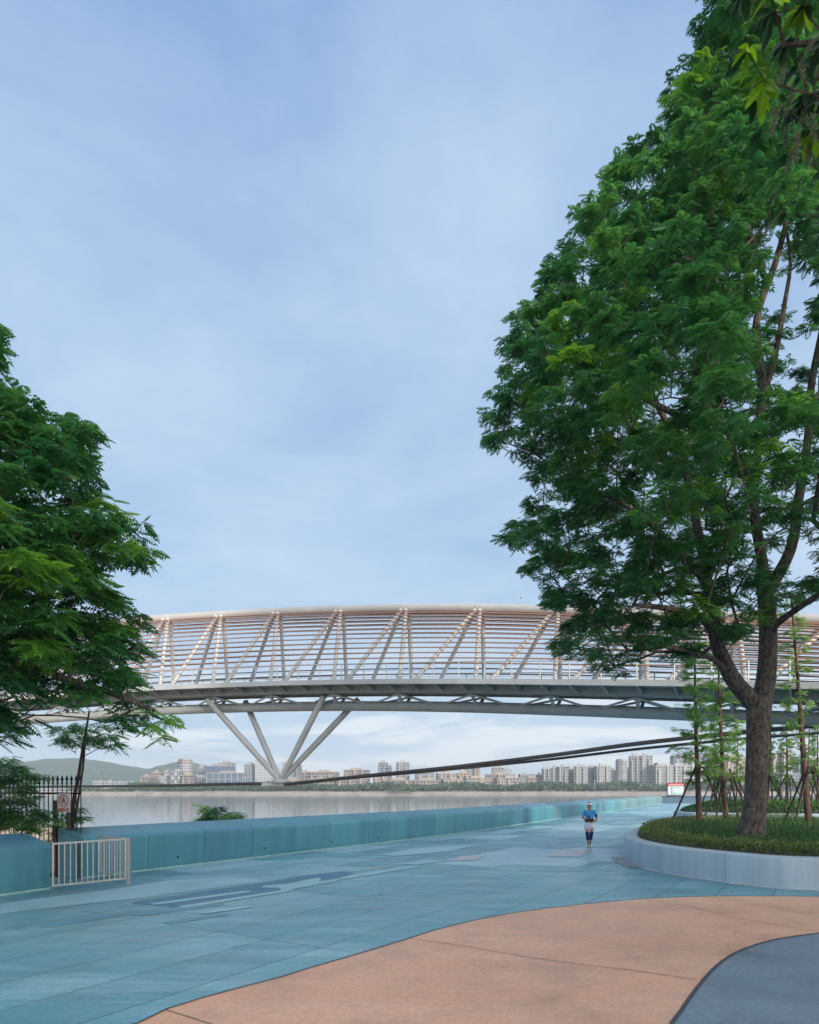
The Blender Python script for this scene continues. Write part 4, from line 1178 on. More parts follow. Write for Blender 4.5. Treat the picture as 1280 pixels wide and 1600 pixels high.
# white villas and the viaduct
for i, (a, b, yt) in enumerate(((144, 152, 1222), (151, 160, 1221), (161, 168, 1222.5), (167, 175, 1221), (176, 184, 1223), (183, 191, 1222), (191, 199, 1223), (200, 208, 1222.5))):
    root = city(a, b, yt, 1300, 'white', 'small white gabled villa at the hill foot in a row of eight', 'plain', 'white villas at the hill foot', name='villa', dep=9, rot=R(10), roofs=0)
    W_ = (b - a) / F * 1300; h_ = H + (HY - yt) / F * 1300 + 1
    mb = MB(); q = W_ / 2 - 0.6
    mb.add([(-q, -6, h_ + .8), (q, -6, h_ + .8), (0, -6, h_ + 3.2), (-q, 6, h_ + .8), (q, 6, h_ + .8), (0, 6, h_ + 3.2)], [(0, 1, 2), (3, 5, 4), (0, 2, 5, 3), (1, 4, 5, 2)]); mb.build('gable_roof', M['trimwhite'], root)
for nm, a, b, yt, yb, Y in (('boathouse', 60, 160, 1230, 1240, 960), ('boathouse', 158, 207, 1231, 1238, 1000)):
    r0 = P(a, yb, Y); r1 = P(b, yt, Y); root = empty(nm, ((r0[0] + r1[0]) / 2, Y, r0[2]), 'long low white waterfront hall seen through the spear fence' if a == 60 else 'low cream waterfront hall below the villas', 'building')
    w_ = r1[0] - r0[0]; h_ = r1[2] - r0[2]; mb = MB(); mb.box((0, 4, h_ / 2), (w_, 8, h_)); mb.build('wall', F_['white' if a == 60 else 'sand'](), root)
    mb = MB(); mb.box((0, 3, h_ + .3), (w_ + 1, 11, .6)); mb.box((0, -1.5, 1.2), (w_ + 1, 3, .5))
    for k in range(int(w_ / 6)): mb.box((-w_ / 2 + 3 + 6 * k, -1.3, h_ / 2), (.6, .6, h_))
    mb.build('colonnade', M['trimwhite'], root)
# viaduct
root = empty('viaduct', P(215, 1240, 985), 'grey road viaduct on white piers along the far shore', 'bridge'); mb = MB()
a = P(150, 1231.5, 985); b = P(262, 1233, 985); mb.bar(a, b, 6, 1.6); mb.build('road_deck', M['bridgegrey'], root, origin=root.location)
for k in range(5):
    p = a + (b - a) * (k + .5) / 5; mb = MB(); mb.box((p[0], p[1], p[2] - 4), (1.6, 2.5, 7)); mb.build('pier', M['trimwhite'], root, origin=root.location)
# masts
def mast(px, yt, yb, Y, label, r=0.5, cat='mast', name='lamp_mast'):
    a = P(px, yb, Y); b = P(px, yt, Y); root = empty(name, tuple(a), label, cat)
    mb = MB(); mb.tube([a, b], [r, r * .6], 8); mb.build('pole', M['trimwhite'], root, origin=root.location)
    mb = MB(); mb.tube([b, b + np.array([0, 0, r * 2])], [r * 2, r * 1.5], 8); mb.build('mast_head', M['trimwhite'], root, origin=root.location)
mast(929, 1220, 1237, 930, 'tall white mast standing before the tall rank of towers')
mast(147, 1199, 1207, 2180, 'white pylon on the hillside', .8, 'pylon', 'pylon'); mast(154, 1204, 1210, 2150, 'second smaller white pylon lower on the hillside', .7, 'pylon', 'pylon')
# river boats
def boat(px, py, w, label, cabins, name='ferry_boat', cat='boat'):
    Y = (H - WZ) * F / (py - HY); p = P(px, py, Y); s = w / F * Y
    root = empty(name, (p[0], Y, WZ), label, cat)
    mb = MB(); n = 7; v = []
    for i in range(n):
        t = i / (n - 1); hw = s * .12 * math.sin(math.pi * min(1, .15 + t * .85)) + .02 * s; x = (t - .5) * s
        v += [(x, -hw * .7, -0.1), (x, hw * .7, -0.1), (x - (.04 * s if i == 0 else 0), hw, s * .075), (x - (.04 * s if i == 0 else 0), -hw, s * .075)]
    f = [(0, 1, 2, 3), ((n - 1) * 4 + 3, (n - 1) * 4 + 2, (n - 1) * 4 + 1, (n - 1) * 4)]
    for i in range(n - 1):
        for k in range(4): f.append((i * 4 + k, i * 4 + (k + 1) % 4, i * 4 + 4 + (k + 1) % 4, i * 4 + 4 + k))
    mb.add(v, f); mb.build('hull', M['trimwhite'], root)
    for (x, ww, hh, z) in cabins:
        mb = MB(); mb.box((x * s, 0, (z + hh / 2) * s), (ww * s, .16 * s, hh * s)); mb.build('cabin', M['trimwhite'], root)
        mb = MB(); mb.box((x * s, 0, (z + hh * .62) * s), (ww * s * .96, .163 * s, hh * s * .32)); mb.build('window_band', M['signblack'], root)
boat(228, 1243.4, 28, 'white double deck ferry moored at the far bank', [(0.05, .6, .09, .076), (0.12, .35, .07, .167)])
boat(254, 1243.2, 16, 'small white launch with low cabin beside the ferry', [(0.05, .5, .12, .076)])
boat(281, 1243.2, 24, 'white tour boat moored before the cream pontoon house', [(0.0, .55, .10, .076)])
boat(299, 1243, 16, 'cream pontoon house boat', [(0.0, .9, .22, .076)])
boat(322, 1243.3, 18, 'grey slim boat on its own past the pontoon house', [(-0.2, .3, .10, .076)])
boat(137, 1251, 4.5, 'tiny white motorboat out on the open water', [(-0.1, .3, .22, .076)])
boat(1003 - 215, 1244, 6, 'tiny dark skiff near the far bank', [(-0.1, .3, .15, .076)]) if False else None
# far woods
def farwoods():
    q = []; tn = []
    def clump(cx, cy, cz, rr, n, base_t):
        d = rng.normal(size=(n, 3)); d /= np.linalg.norm(d, axis=1)[:, None]
        rad = rr * rng.uniform(0.75, 1.0, n)[:, None]
        c = np.array([cx, cy, cz]) + d * rad * np.array([1.1, 1.0, .85])
        f = d + rng.normal(size=(n, 3)) * .5; f /= np.linalg.norm(f, axis=1)[:, None]
        u = np.cross(f, rng.normal(size=(n, 3))); u /= np.linalg.norm(u, axis=1)[:, None]; w = np.cross(f, u); L = 1.0 * rng.uniform(.7, 1.4, n)[:, None]
        q.append(np.stack([c - u * L, c - w * L * .8, c + u * L, c + w * L * .8], 1)); tn.append(np.clip(base_t + rng.normal(size=n) * .15, 0, 1))
    for px in np.arange(-60, 1420, 1.7):
        if px < 112: continue
        for k in range(2):
            Y = rng.uniform(925, 1000); ytop = 1225 + 4.5 * math.sin(px * .05) * .5 + rng.uniform(-2.2, 2.8) - (2 if px > 840 else 0)
            if px < 205: ytop += 6
            if 595 < px < 660: ytop -= 1
            hgt = (HY - ytop) / F * Y + H
            x = (px - 640) / F * Y
            clump(x, Y, hgt - 4, rng.uniform(3.2, 5.2), 46, rng.uniform(.2, .7))
            clump(x + rng.uniform(-3, 3), Y - 3, hgt * 0.35, rng.uniform(3.2, 4.6), 26, rng.uniform(.1, .5))
    o = quads_mesh('riverside_woods', np.concatenate(q), M['farleaf'], np.concatenate(tn)); setp(o, 'continuous belt of green trees along the far bank below the towers', 'woods', None, 'stuff')
    q.clear(); tn.clear()
    for px in np.arange(612, 648, 1.6):
        yt = 1232 - 5.5 * math.exp(-((px - 636) / 6) ** 2) - 2 * math.exp(-((px - 620) / 6) ** 2); Y = 900
        clump((px - 640) / F * Y, Y, (HY - yt) / F * Y + H - 2.5, 2.8, 50, .7)
    o = quads_mesh('shore_thicket', np.concatenate(q), M['farleaf'], np.concatenate(tn)); setp(o, 'lighter green thicket jutting onto the far mud bank below the twin towers', 'thicket', None, 'stuff')
farwoods()
# ================================================================== VEGETATION
def pinnate(L, pairs, ll, lw, droop=0.25):
    """one compound leaf in local frame: y forward, x lateral, z up -> (n,4,3)"""
    q = []
    for i in range(pairs):
        t = 0.22 + 0.74 * i / (pairs - 1); b = np.array([0, L * t, -droop * L * t * t])
        sz = ll * (0.75 + 0.45 * math.sin(math.pi * min(1, t + .05)))
        for sg in (-1, 1):
            d = np.array([sg * 0.86, 0.42, -0.30]); d /= np.linalg.norm(d)
            s = np.array([0.45 * sg, -0.86, 0.0]); s /= np.linalg.norm(s)
            q.append([b, b + d * sz * .45 + s * lw / 2, b + d * sz, b + d * sz * .45 - s * lw / 2])
    b = np.array([0, L * .96, -droop * L * .92]); d = np.array([0, .9, -.43]); s = np.array([1, 0, 0])
    q.append([b, b + d * ll * .45 + s * lw / 2, b + d * ll, b + d * ll * .45 - s * lw / 2])
    return np.array(q)
def place(tmpl, pos, fwd, up, sc):
    """tmpl (m,4,3); pos,fwd,up (n,3); sc (n) -> (n*m,4,3)"""
    f = fwd / np.linalg.norm(fwd, axis=1)[:, None]
    r = np.cross(f, up); r /= np.linalg.norm(r, axis=1)[:, None] + 1e-9
    u = np.cross(r, f)
    T = tmpl.reshape(-1, 3)
    out = pos[:, None, :] + sc[:, None, None] * (T[None, :, 0:1] * r[:, None, :] + T[None, :, 1:2] * f[:, None, :] + T[None, :, 2:3] * u[:, None, :])
    return out.reshape(-1, 4, 3)
def foliage(centres, R_, nspray, nleaf, tmpl, young, axis, sc=1.0, flat=0.6):
    """sprays of compound leaves on domes round every clump centre; axis: point the clumps look away from"""
    P_ = []; Fw = []; Up = []; S = []; T_ = []
    for c, yg in zip(centres, young):
        outd = c - axis; outd[2] *= 0.6; outd /= np.linalg.norm(outd) + 1e-6
        rc = R_ * rng.uniform(.75, 1.25)
        ct = rng.normal() * .12
        for k in range(nspray):
            d = rng.normal(size=3) + outd * 0.9 + np.array([0, 0, .25]); d /= np.linalg.norm(d); d[2] *= flat
            s = c + d * rc * rng.uniform(.45, 1.0)
            a0 = rng.uniform(0, 6.28); sd_ = np.array([d[0], d[1], 0]); sd_ /= np.linalg.norm(sd_) + 1e-6
            for j in range(nleaf):
                a = a0 + 6.28 * j / nleaf + rng.uniform(-.3, .3)
                f = np.array([math.cos(a), math.sin(a), 0]) + sd_ * .55
                f /= np.linalg.norm(f); f[2] = rng.uniform(-.55, .25)
                P_.append(s + rng.normal(size=3) * .03); Fw.append(f); Up.append(np.array([0, 0, 1]) + rng.normal(size=3) * .28 + f * .1); S.append(sc * rng.uniform(.75, 1.2))
                T_.append(np.clip((0.34 if not yg else 0.72) + ct + rng.normal() * .09 + (0.12 if k == 0 else 0), 0, 1))
    q = place(tmpl, np.array(P_), np.array(Fw), np.array(Up), np.array(S))
    m = len(tmpl)
    tn = np.repeat(np.array(T_), m) + rng.normal(size=len(T_) * m) * .05
    return q, np.clip(tn, 0, 1)
class Skel:
    def __init__(s): s.p = []; s.par = []; s.r = []
    def add(s, p, par, r=0.0): s.p.append(np.array(p, float)); s.par.append(par); s.r.append(r); return len(s.p) - 1
    def chain(s, pts, rads, par=-1, step=0.45):
        pts = np.array(catmull(pts, 6)); rr = np.interp(np.linspace(0, 1, len(pts)), np.linspace(0, 1, len(rads)), rads)
        a, sd_ = resample(np.c_[pts, rr], step); last = par
        for k, q in enumerate(a):
            if k == 0 and par >= 0: continue
            last = s.add(q[:3], last, q[3])
        return last
    def near(s, p):
        return int(np.argmin(np.linalg.norm(np.array(s.p) - np.array(p), axis=1)))
    def grow(s, targets, root, step=0.5, jit=0.06, rise=0.12):
        order = np.argsort(np.linalg.norm(targets - root, axis=1)); s.count = None
        tips = []
        for ti in order:
            t = targets[ti]; A = np.array(s.p)
            d = np.linalg.norm(A - t, axis=1); rt = np.linalg.norm(A - root, axis=1)
            cost = d + 0.22 * rt + 1.2 * np.maximum(0, A[:, 2] - t[2] + 0.2)
            j = int(np.argmin(cost)); a = A[j]; n = max(1, int(d[j] / step)); last = j
            for k in range(1, n + 1):
                u = k / n; q = a + (t - a) * u + np.array([0, 0, rise * d[j] * math.sin(math.pi * u)]) + (rng.normal(size=3) * jit if k < n else 0)
                last = s.add(q, last)
            tips.append(last)
        return tips
    def radii(s, base=0.012, ex=0.42):
        n = len(s.p); cnt = np.zeros(n); kids = [[] for _ in range(n)]
        for i, p in enumerate(s.par):
            if p >= 0: kids[p].append(i)
        for i in range(n - 1, -1, -1):
            if not kids[i]: cnt[i] = 1
            if s.par[i] >= 0: cnt[s.par[i]] += cnt[i]
        s.kids = kids
        return [max(r, base * c ** ex) for r, c in zip(s.r, cnt)], cnt
    def mesh(s, mb, base=0.012, ex=0.42, rmin=0.0):
        rad, cnt = s.radii(base, ex); n = len(s.p)
        starts = [i for i in range(n) if s.par[i] < 0]; st = [(i, None) for i in starts]
        while st:
            i, pre = st.pop(); pts = []; rr = []
            if pre is not None: pts.append(s.p[pre]); rr.append(min(rad[pre], rad[i] * 1.15))
            cur = i
            while True:
                pts.append(s.p[cur]); rr.append(rad[cur])
                ks = s.kids[cur]
                if not ks: break
                big = max(ks, key=lambda k: (s.r[k], cnt[k]))
                for k in ks:
                    if k != big: st.append((k, cur))
                cur = big
            if len(pts) > 1 and max(rr) > rmin:
                mx_ = max(rr); mb.tube(pts, rr, 14 if mx_ > .2 else (8 if mx_ > .06 else 5), cap=False)
def in_poly_pts(poly, n, Yf, margin=0):
    """n random points whose view falls in the photo outline `poly`; Yf(px,py,edge)->depth"""
    poly = np.array(poly, float); xs, ys = scatter(poly, n); ed = edge_dist(poly, xs, ys)
    return xs, ys, ed
def thin(pts, dmin):
    keep = []
    for i, p in enumerate(pts):
        if all(np.sum((p - pts[j]) ** 2) > dmin * dmin for j in keep): keep.append(i)
    return keep
# ------------------------------------------------------------------ the big tree in the planter
RT = [(1078, -30), (1072, 20), (1088, 60), (1062, 98), (1045, 128), (1018, 150), (992, 195), (1002, 212), (960, 218), (935, 232), (912, 250), (898, 286), (925, 305), (897, 328), (868, 352), (866, 392), (838, 425), (822, 462), (790, 500), (765, 532), (757, 575), (762, 615), (752, 650), (756, 690), (768, 722), (815, 732), (822, 760), (808, 790), (787, 832), (797, 868), (822, 886), (836, 915), (832, 940), (872, 955), (902, 968), (922, 995), (906, 1030), (925, 1062), (972, 1068), (985, 1035), (1030, 1040), (1060, 1015), (1100, 1005), (1150, 1010), (1185, 985), (1240, 975), (1300, 960), (1420, 900), (1560, 700), (1600, 400), (1500, 50), (1400, -250), (1150, -260)]
T0 = P(1173, 1316, 20.6); T0[2] = 0.6
sk = Skel()
Yt = 20.6
def Q(px, py, Y): return P(px, py, Y)
fork = sk.chain([T0 + np.array([-.04, 0, -.2]), T0 + np.array([0, 0, .25]), Q(1180, 1260, Yt), Q(1183, 1180, Yt), Q(1186, 1105, Yt)], [0.56, 0.40, 0.32, 0.305, 0.35], step=0.35)
Lf = sk.chain([sk.p[fork], Q(1160, 1080, Yt), Q(1140, 1052, Yt - .2), Q(1122, 1010, Yt - .4), Q(1116, 985, Yt - .5)], [0.30, .25, .23, .2, .19], fork)
sk.chain([sk.p[Lf], Q(1100, 968, Yt - 1), Q(1075, 958, Yt - 1.8), Q(1040, 950, Yt - 2.8), Q(990, 945, Yt - 3.5)], [.15, .13, .11, .08, .05], Lf)
a_ = sk.chain([sk.p[Lf], Q(1112, 940, Yt), Q(1100, 880, Yt + .5), Q(1085, 800, Yt + .5), Q(1060, 700, Yt), Q(1010, 600, Yt - .5), Q(960, 500, Yt - .5)], [.18, .16, .14, .12, .10, .08, .05], Lf)
sk.chain([Q(1106, 915, Yt), Q(1050, 850, Yt - 1.2), Q(980, 790, Yt - 2), Q(900, 760, Yt - 2.6)], [.11, .09, .07, .04], sk.near(Q(1106, 915, Yt)))
Rg = sk.chain([sk.p[fork], Q(1196, 1070, Yt), Q(1200, 1020, Yt), Q(1200, 970, Yt), Q(1196, 925, Yt)], [0.31, .28, .26, .25, .24], fork)
r1 = sk.chain([sk.p[Rg], Q(1215, 900, Yt + .2), Q(1238, 850, Yt + .5), Q(1248, 780, Yt + .8), Q(1262, 690, Yt + 1), Q(1268, 600, Yt + 1.2), Q(1290, 480, Yt + 1.4), Q(1310, 300, Yt + 1.4)], [.2, .18, .16, .14, .12, .11, .08, .05], Rg)
r2 = sk.chain([sk.p[Rg], Q(1190, 870, Yt - .1), Q(1178, 790, Yt - .3), Q(1185, 690, Yt - .4), Q(1190, 590, Yt - .5), Q(1182, 500, Yt - .6), Q(1215, 400, Yt - .6), Q(1240, 280, Yt - .6), Q(1230, 120, Yt - .8)], [.18, .16, .14, .13, .12, .11, .09, .07, .04], Rg)
sk.chain([Q(1186, 640, Yt - .4), Q(1210, 560, Yt - .2), Q(1225, 480, Yt), Q(1235, 400, Yt), Q(1215, 300, Yt)], [.10, .09, .07, .05, .04], sk.near(Q(1187, 640, Yt - .4)))
sk.chain([Q(1180, 770, Yt - .3), Q(1130, 690, Yt - 1.2), Q(1060, 650, Yt - 2.4), Q(980, 610, Yt - 3.2), Q(930, 590, Yt - 3.6)], [.12, .10, .08, .06, .03], sk.near(Q(1180, 770, Yt - .3)))
sk.chain([Q(1190, 590, Yt - .5), Q(1140, 480, Yt - .2), Q(1080, 380, Yt), Q(1030, 280, Yt + .2)], [.11, .09, .07, .04], sk.near(Q(1190, 590, Yt - .5)))
sk.chain([Q(1200, 450, Yt - .6), Q(1160, 330, Yt - .2), Q(1120, 200, Yt), Q(1110, 80, Yt)], [.09, .07, .06, .04], sk.near(Q(1203, 440, Yt - .6)))
sk.chain([Q(1200, 985, Yt), Q(1222, 968, Yt - .6), Q(1255, 945, Yt - 1.2), Q(1300, 915, Yt - 1.5)], [.12, .10, .08, .05], sk.near(Q(1200, 985, Yt)))
NCL = 3200
xs, ys, ed = in_poly_pts(RT, NCL, None)
k_ = (ed > 30) | ((ed > 16) & (rng.uniform(size=len(ed)) < .22)); xs, ys, ed = xs[k_], ys[k_], ed[k_]
pts = []; 
for x, y, e in zip(xs, ys, ed):
    hmax = min(7.0, 0.5 + e / F * 20 * 1.25)
    u = rng.uniform(-1, 1); u = math.copysign(abs(u) ** 0.7, u)
    if y > 930: hmax = min(hmax, 3.4)
    Y = 19.8 + u * hmax
    pts.append(P(x, y, Y))
for _ in range(170):
    x, y = rng.uniform(885, 1175), rng.uniform(890, 1030)
    if y > 1010 - (x - 885) * .02 and rng.uniform() < .5: continue
    if x > 1100 and y > 985: continue
    pts.append(P(x, y, rng.uniform(17.2, 21.5))); xs = np.append(xs, x); ys = np.append(ys, y)
pts = np.array(pts)
# keep the canopy above head height
keep = thin(pts, 0.72); pts = pts[keep]; xs = xs[keep]; ys = ys[keep]
# gaps where the sky shows through
gx = [(1228, 450, 30, 55), (1228, 530, 16, 60), (1268, 470, 14, 80), (1215, 968, 26, 24), (1250, 700, 12, 60), (1190, 520, 10, 60), (1262, 600, 16, 40), (1140, 1000, 20, 18), (1090, 110, 12, 20), (1210, 860, 16, 22), (1245, 640, 12, 30), (1100, 900, 16, 12), (1150, 780, 14, 14), (1170, 940, 18, 14)]
gk = np.ones(len(pts), bool)
for (a, b, c, d) in gx: gk &= (((xs - a) / c) ** 2 + ((ys - b) / d) ** 2 > 1)
gk &= ~((xs > 1150) & (ys > 330) & (ys < 900) & (rng.uniform(size=len(pts)) < .48))
pts = pts[gk]; xs = xs[gk]; ys = ys[gk]
print('big tree clumps', len(pts))
sk.grow(pts - np.array([0, 0, .15]), T0)
br = [(1000, 590, 90, 45), (1130, 640, 60, 40), (1150, 330, 60, 50), (1255, 350, 40, 60), (1040, 730, 40, 30), (1180, 730, 60, 40), (1230, 560, 50, 80), (1200, 945, 34, 22), (1090, 955, 50, 28), (930, 240, 60, 30), (930, 560, 60, 30), (1215, 1000, 30, 20), (1060, 170, 40, 40)]
yg = np.zeros(len(pts), bool)
for (a, b, c, d) in br: yg |= (((xs - a) / c) ** 2 + ((ys - b) / d) ** 2 < 1) & (pts[:, 1] < 20.5) & (rng.uniform(size=len(pts)) < 0.32)
yg |= rng.uniform(size=len(pts)) < 0.05
LEAF = pinnate(0.40, 6, 0.150, 0.058, 0.30)
root = empty('canopy_tree', tuple(T0), 'huge old forked tree with dark pinnate foliage growing in the near planter', 'tree')
mb = MB(); sk.mesh(mb, 0.0135, 0.40); mb.build('trunk', M['bark'], root, smooth=True, origin=T0)
ax = np.array([T0[0] + .5, T0[1], 9.0])
q, tn = foliage(pts, 0.64, 7, 9, LEAF, yg, ax, .70)
print('big tree quads', len(q))
quads_mesh('crown', q, M['leaf'], tn, root, origin=T0)
big_tree = root
# the rest of the tree row that shades the promenade, standing outside the picture
for k, (x_, y_, r_, s_) in enumerate(((26, 2, 1.1, .95), (21, -13, 2.3, 1.0), (7, -24, 4.0, .9), (37, -16, 5.2, 1.05), (-8, -34, .5, .95), (30, -36, 3.1, 1.0))):
    c_ = copy_tree(big_tree); c_.location = (x_, y_, 0); c_.rotation_euler = (0, 0, r_); c_.scale = (s_, s_, s_)
    c_['label'] = 'shade tree of the promenade row, ' + ['beside the near planter', 'behind the slate paving', 'behind the orange paving', 'deep in the park behind', 'behind the blue paving', 'second rank behind the slate paving', 'deep in the park beside the planter', 'far back by the short wall', 'second rank behind the orange paving'][k]
    c_['group'] = 'shade trees behind the promenade'
# ------------------------------------------------------------------ the tree at the parapet gap
LT = [(-300, 490), (-60, 440), (0, 488), (12, 548), (28, 562), (50, 588), (64, 604), (52, 622), (92, 618), (132, 622), (156, 642), (150, 685), (168, 735), (186, 770), (196, 800), (228, 828), (240, 862), (256, 886), (236, 900), (206, 910), (206, 930), (236, 948), (228, 982), (252, 990), (240, 1018), (248, 1040), (228, 1060), (242, 1090), (272, 1130), (278, 1158), (250, 1176), (232, 1150), (190, 1136), (165, 1150), (140, 1128), (100, 1112), (82, 1130), (62, 1130), (45, 1168), (10, 1170), (-60, 1160), (-320, 1100)]
L0 = np.array([-11.6, 12.9, -0.3]); sk = Skel()
f0 = sk.chain([L0, L0 + np.array([.1, 0, 2.0]), L0 + np.array([.3, -.2, 4.0])], [.36, .28, .24])
sk.chain([sk.p[f0], Q(-60, 960, 12.2), Q(0, 948, 11.9), Q(60, 935, 11.6), Q(130, 925, 11.3)], [.15, .12, .09, .06, .04], f0)
sk.chain([sk.p[f0], Q(-100, 860, 12.6), Q(-40, 800, 12.5), Q(20, 765, 12.2), Q(80, 720, 12), Q(110, 670, 11.8)], [.18, .14, .11, .08, .06, .04], f0)
sk.chain([sk.p[f0], Q(-90, 1010, 12.2), Q(0, 1020, 11.9), Q(100, 1060, 11.6), Q(180, 1085, 11.4), Q(240, 1110, 11.2)], [.14, .12, .09, .06, .05, .03], f0)
sk.chain([sk.p[f0], Q(-70, 900, 12.6), Q(40, 860, 12.4), Q(120, 848, 12.2), Q(160, 830, 12.1)], [.15, .12, .09, .06, .04], f0)
sk.chain([sk.p[f0], Q(-150, 800, 13), Q(-130, 650, 13), Q(-60, 560, 12.8)], [.18, .14, .09, .04], f0)
xs, ys, ed = in_poly_pts(LT, 1900, None)
k_ = (ed > 40) | ((ed > 22) & (rng.uniform(size=len(ed)) < .22)) | ((xs > 200) & (xs < 240) & (ys > 1100) & (ed > 12)); xs, ys, ed = xs[k_], ys[k_], ed[k_]
pts = np.array([P(x, y, 12.0 + rng.uniform(-1, 1) * min(3.4, .3 + e / F * 12 * 1.3)) for x, y, e in zip(xs, ys, ed)])
keep = thin(pts, 0.47); pts = pts[keep]; xs = xs[keep]; ys = ys[keep]
gk = np.ones(len(pts), bool)
for (a, b, c, d) in [(130, 838, 32, 16), (200, 915, 20, 9), (25, 745, 20, 12), (20, 1100, 30, 12), (100, 930, 20, 10), (110, 1020, 14, 10), (60, 950, 12, 8), (150, 1100, 34, 12), (60, 1090, 24, 14), (185, 1040, 18, 12), (90, 800, 14, 10), (70, 690, 16, 10), (150, 905, 16, 8)]: gk &= (((xs - a) / c) ** 2 + ((ys - b) / d) ** 2 > 1)
pts = pts[gk]; xs = xs[gk]; ys = ys[gk]; print('left clumps', len(pts))
sk.grow(pts - np.array([0, 0, .1]), L0, step=.35, jit=.04)
yg = (rng.uniform(size=len(pts)) < 0.16) | (((xs - 20) / 60) ** 2 + ((ys - 850) / 50) ** 2 < 1) & (rng.uniform(size=len(pts)) < .6)
root = empty('canopy_tree', tuple(L0), 'leafy tree with pinnate leaves overhanging the short wall and the spear fence', 'tree')
mb = MB(); sk.mesh(mb, 0.009, 0.42); mb.build('trunk', M['bark'], root, smooth=True, origin=L0)
q, tn = foliage(pts, 0.42, 5, 7, pinnate(0.34, 6, 0.130, 0.052, 0.30), yg, np.array([-9.5, 12.5, 5.0]), .86)
print('left quads', len(q))
quads_mesh('crown', q, M['leaf'], tn, root, origin=L0)
def small_tree(name, label, cat, outline, Y0, dY, n, dmin, base, chains, lf, R_, nsp, nl, young, mat='leaf', group=None, br_=0.006):
    xs, ys, ed = in_poly_pts(outline, n, None)
    pts = np.array([P(x, y, Y0 + rng.uniform(-dY, dY)) for x, y in zip(xs, ys)]); pts = pts[thin(pts, dmin)]
    sk = Skel(); b0 = sk.chain(chains[0][0], chains[0][1], step=.25)
    for c, r_ in chains[1:]: sk.chain(c, r_, sk.near(c[0]), step=.25)
    sk.grow(pts - np.array([0, 0, .05]), base, step=.25, jit=.025)
    root = empty(name, tuple(base), label, cat, group)
    mb = MB(); sk.mesh(mb, br_, .4); mb.build('trunk', M['barkthin'], root, smooth=True, origin=base)
    q, tn = foliage(pts, R_, nsp, nl, lf, rng.uniform(size=len(pts)) < young, pts.mean(0) - np.array([0, 0, .3]))
    quads_mesh('crown', q, M[mat], tn, root, origin=base)
    return root
b_ = np.array([-11.3, 17.2, -1.0])
small_tree('shrub', 'dense dark green shrub pressing against the spear fence', 'shrub', [(-120, 1200), (0, 1185), (30, 1196), (48, 1214), (40, 1240), (58, 1262), (78, 1276), (66, 1292), (40, 1300), (30, 1290), (-30, 1290), (-140, 1270)], 17.1, .45, 260, .26, b_,
           [([b_, b_ + np.array([.3, 0, 1.2]), b_ + np.array([.5, -.1, 2.6])], [.06, .05, .03]), ([b_ + np.array([.3, 0, 1.2]), P(60, 1280, 17.1)], [.03, .015])], pinnate(.26, 5, .10, .036, .25), .26, 4, 6, .15)
b_ = P(112, 1312, 17.9); b_[2] = -1.0
small_tree('sapling', 'thin leaning sapling with sparse leaves between the fence and the wall end', 'tree', [(98, 1140), (140, 1126), (182, 1150), (172, 1168), (150, 1160), (110, 1158)], 17.6, .35, 40, .28, b_,
           [([b_, P(114, 1270, 17.8), P(122, 1220, 17.7), P(128, 1180, 17.7), P(134, 1145, 17.6), P(140, 1110, 17.5)], [.055, .05, .045, .04, .035, .02]), ([P(116, 1290, 17.8) + np.array([0, 0, 0]), P(124, 1240, 17.75), P(131, 1190, 17.7), P(133, 1150, 17.6)], [.03, .028, .025, .02])], pinnate(.28, 5, .11, .036, .3), .24, 4, 6, .1)
small_tree('shrub', 'small leafy shoot at the foot of the leaning sapling', 'shrub', [(96, 1272), (120, 1262), (138, 1276), (128, 1290), (104, 1300), (92, 1318), (88, 1300)], 17.9, .2, 40, .2, b_ + np.array([.05, .2, 0]),
           [([b_ + np.array([.05, .2, 0]), b_ + np.array([.1, .2, 1.6])], [.03, .02])], pinnate(.24, 5, .09, .034, .3), .16, 3, 6, .2)
b_ = np.array([-7.2, 25.2, -4.0])
small_tree('shrub', 'leafy bush top peeping over the teal wall', 'shrub', [(312, 1278), (318, 1268), (334, 1259), (350, 1268), (370, 1276), (366, 1284), (312, 1284)], 25.2, .5, 60, .3, b_,
           [([b_, b_ + np.array([0, 0, 2.6])], [.05, .03])], pinnate(.3, 5, .12, .045, .3), .24, 4, 6, .35)
# ------------------------------------------------------------------ broad leaved branch hanging in at the top corner
def broadleaf(L, w):
    ys_ = [0, .25, .55, .8, 1.0]; ws = [.06, .75, 1.0, .62, .02]; q = []
    for i in range(4):
        for sg in (-1, 1):
            z = lambda y, ww: -0.25 * L * y * y + .12 * w * ww
            q.append([(0, L * ys_[i], -0.25 * L * ys_[i] ** 2), (sg * w / 2 * ws[i], L * ys_[i], z(ys_[i], ws[i])), (sg * w / 2 * ws[i + 1], L * ys_[i + 1], z(ys_[i + 1], ws[i + 1])), (0, L * ys_[i + 1], -0.25 * L * ys_[i + 1] ** 2)])
    return np.array(q, float)
B0 = np.array([5.6, 5.2, 0.0]); sk = Skel()
f0 = sk.chain([B0, B0 + np.array([-.1, 0, 2.5]), B0 + np.array([-.4, -.1, 5.0]), B0 + np.array([-.6, -.2, 7.6])], [.17, .14, .1, .05])
sk.chain([B0 + np.array([-.4, -.1, 5.2]), P(1330, 120, 4.6), P(1280, 80, 4.4), P(1225, 70, 4.3)], [.05, .03, .02, .012], sk.near(B0 + np.array([-.4, -.1, 5.2])))
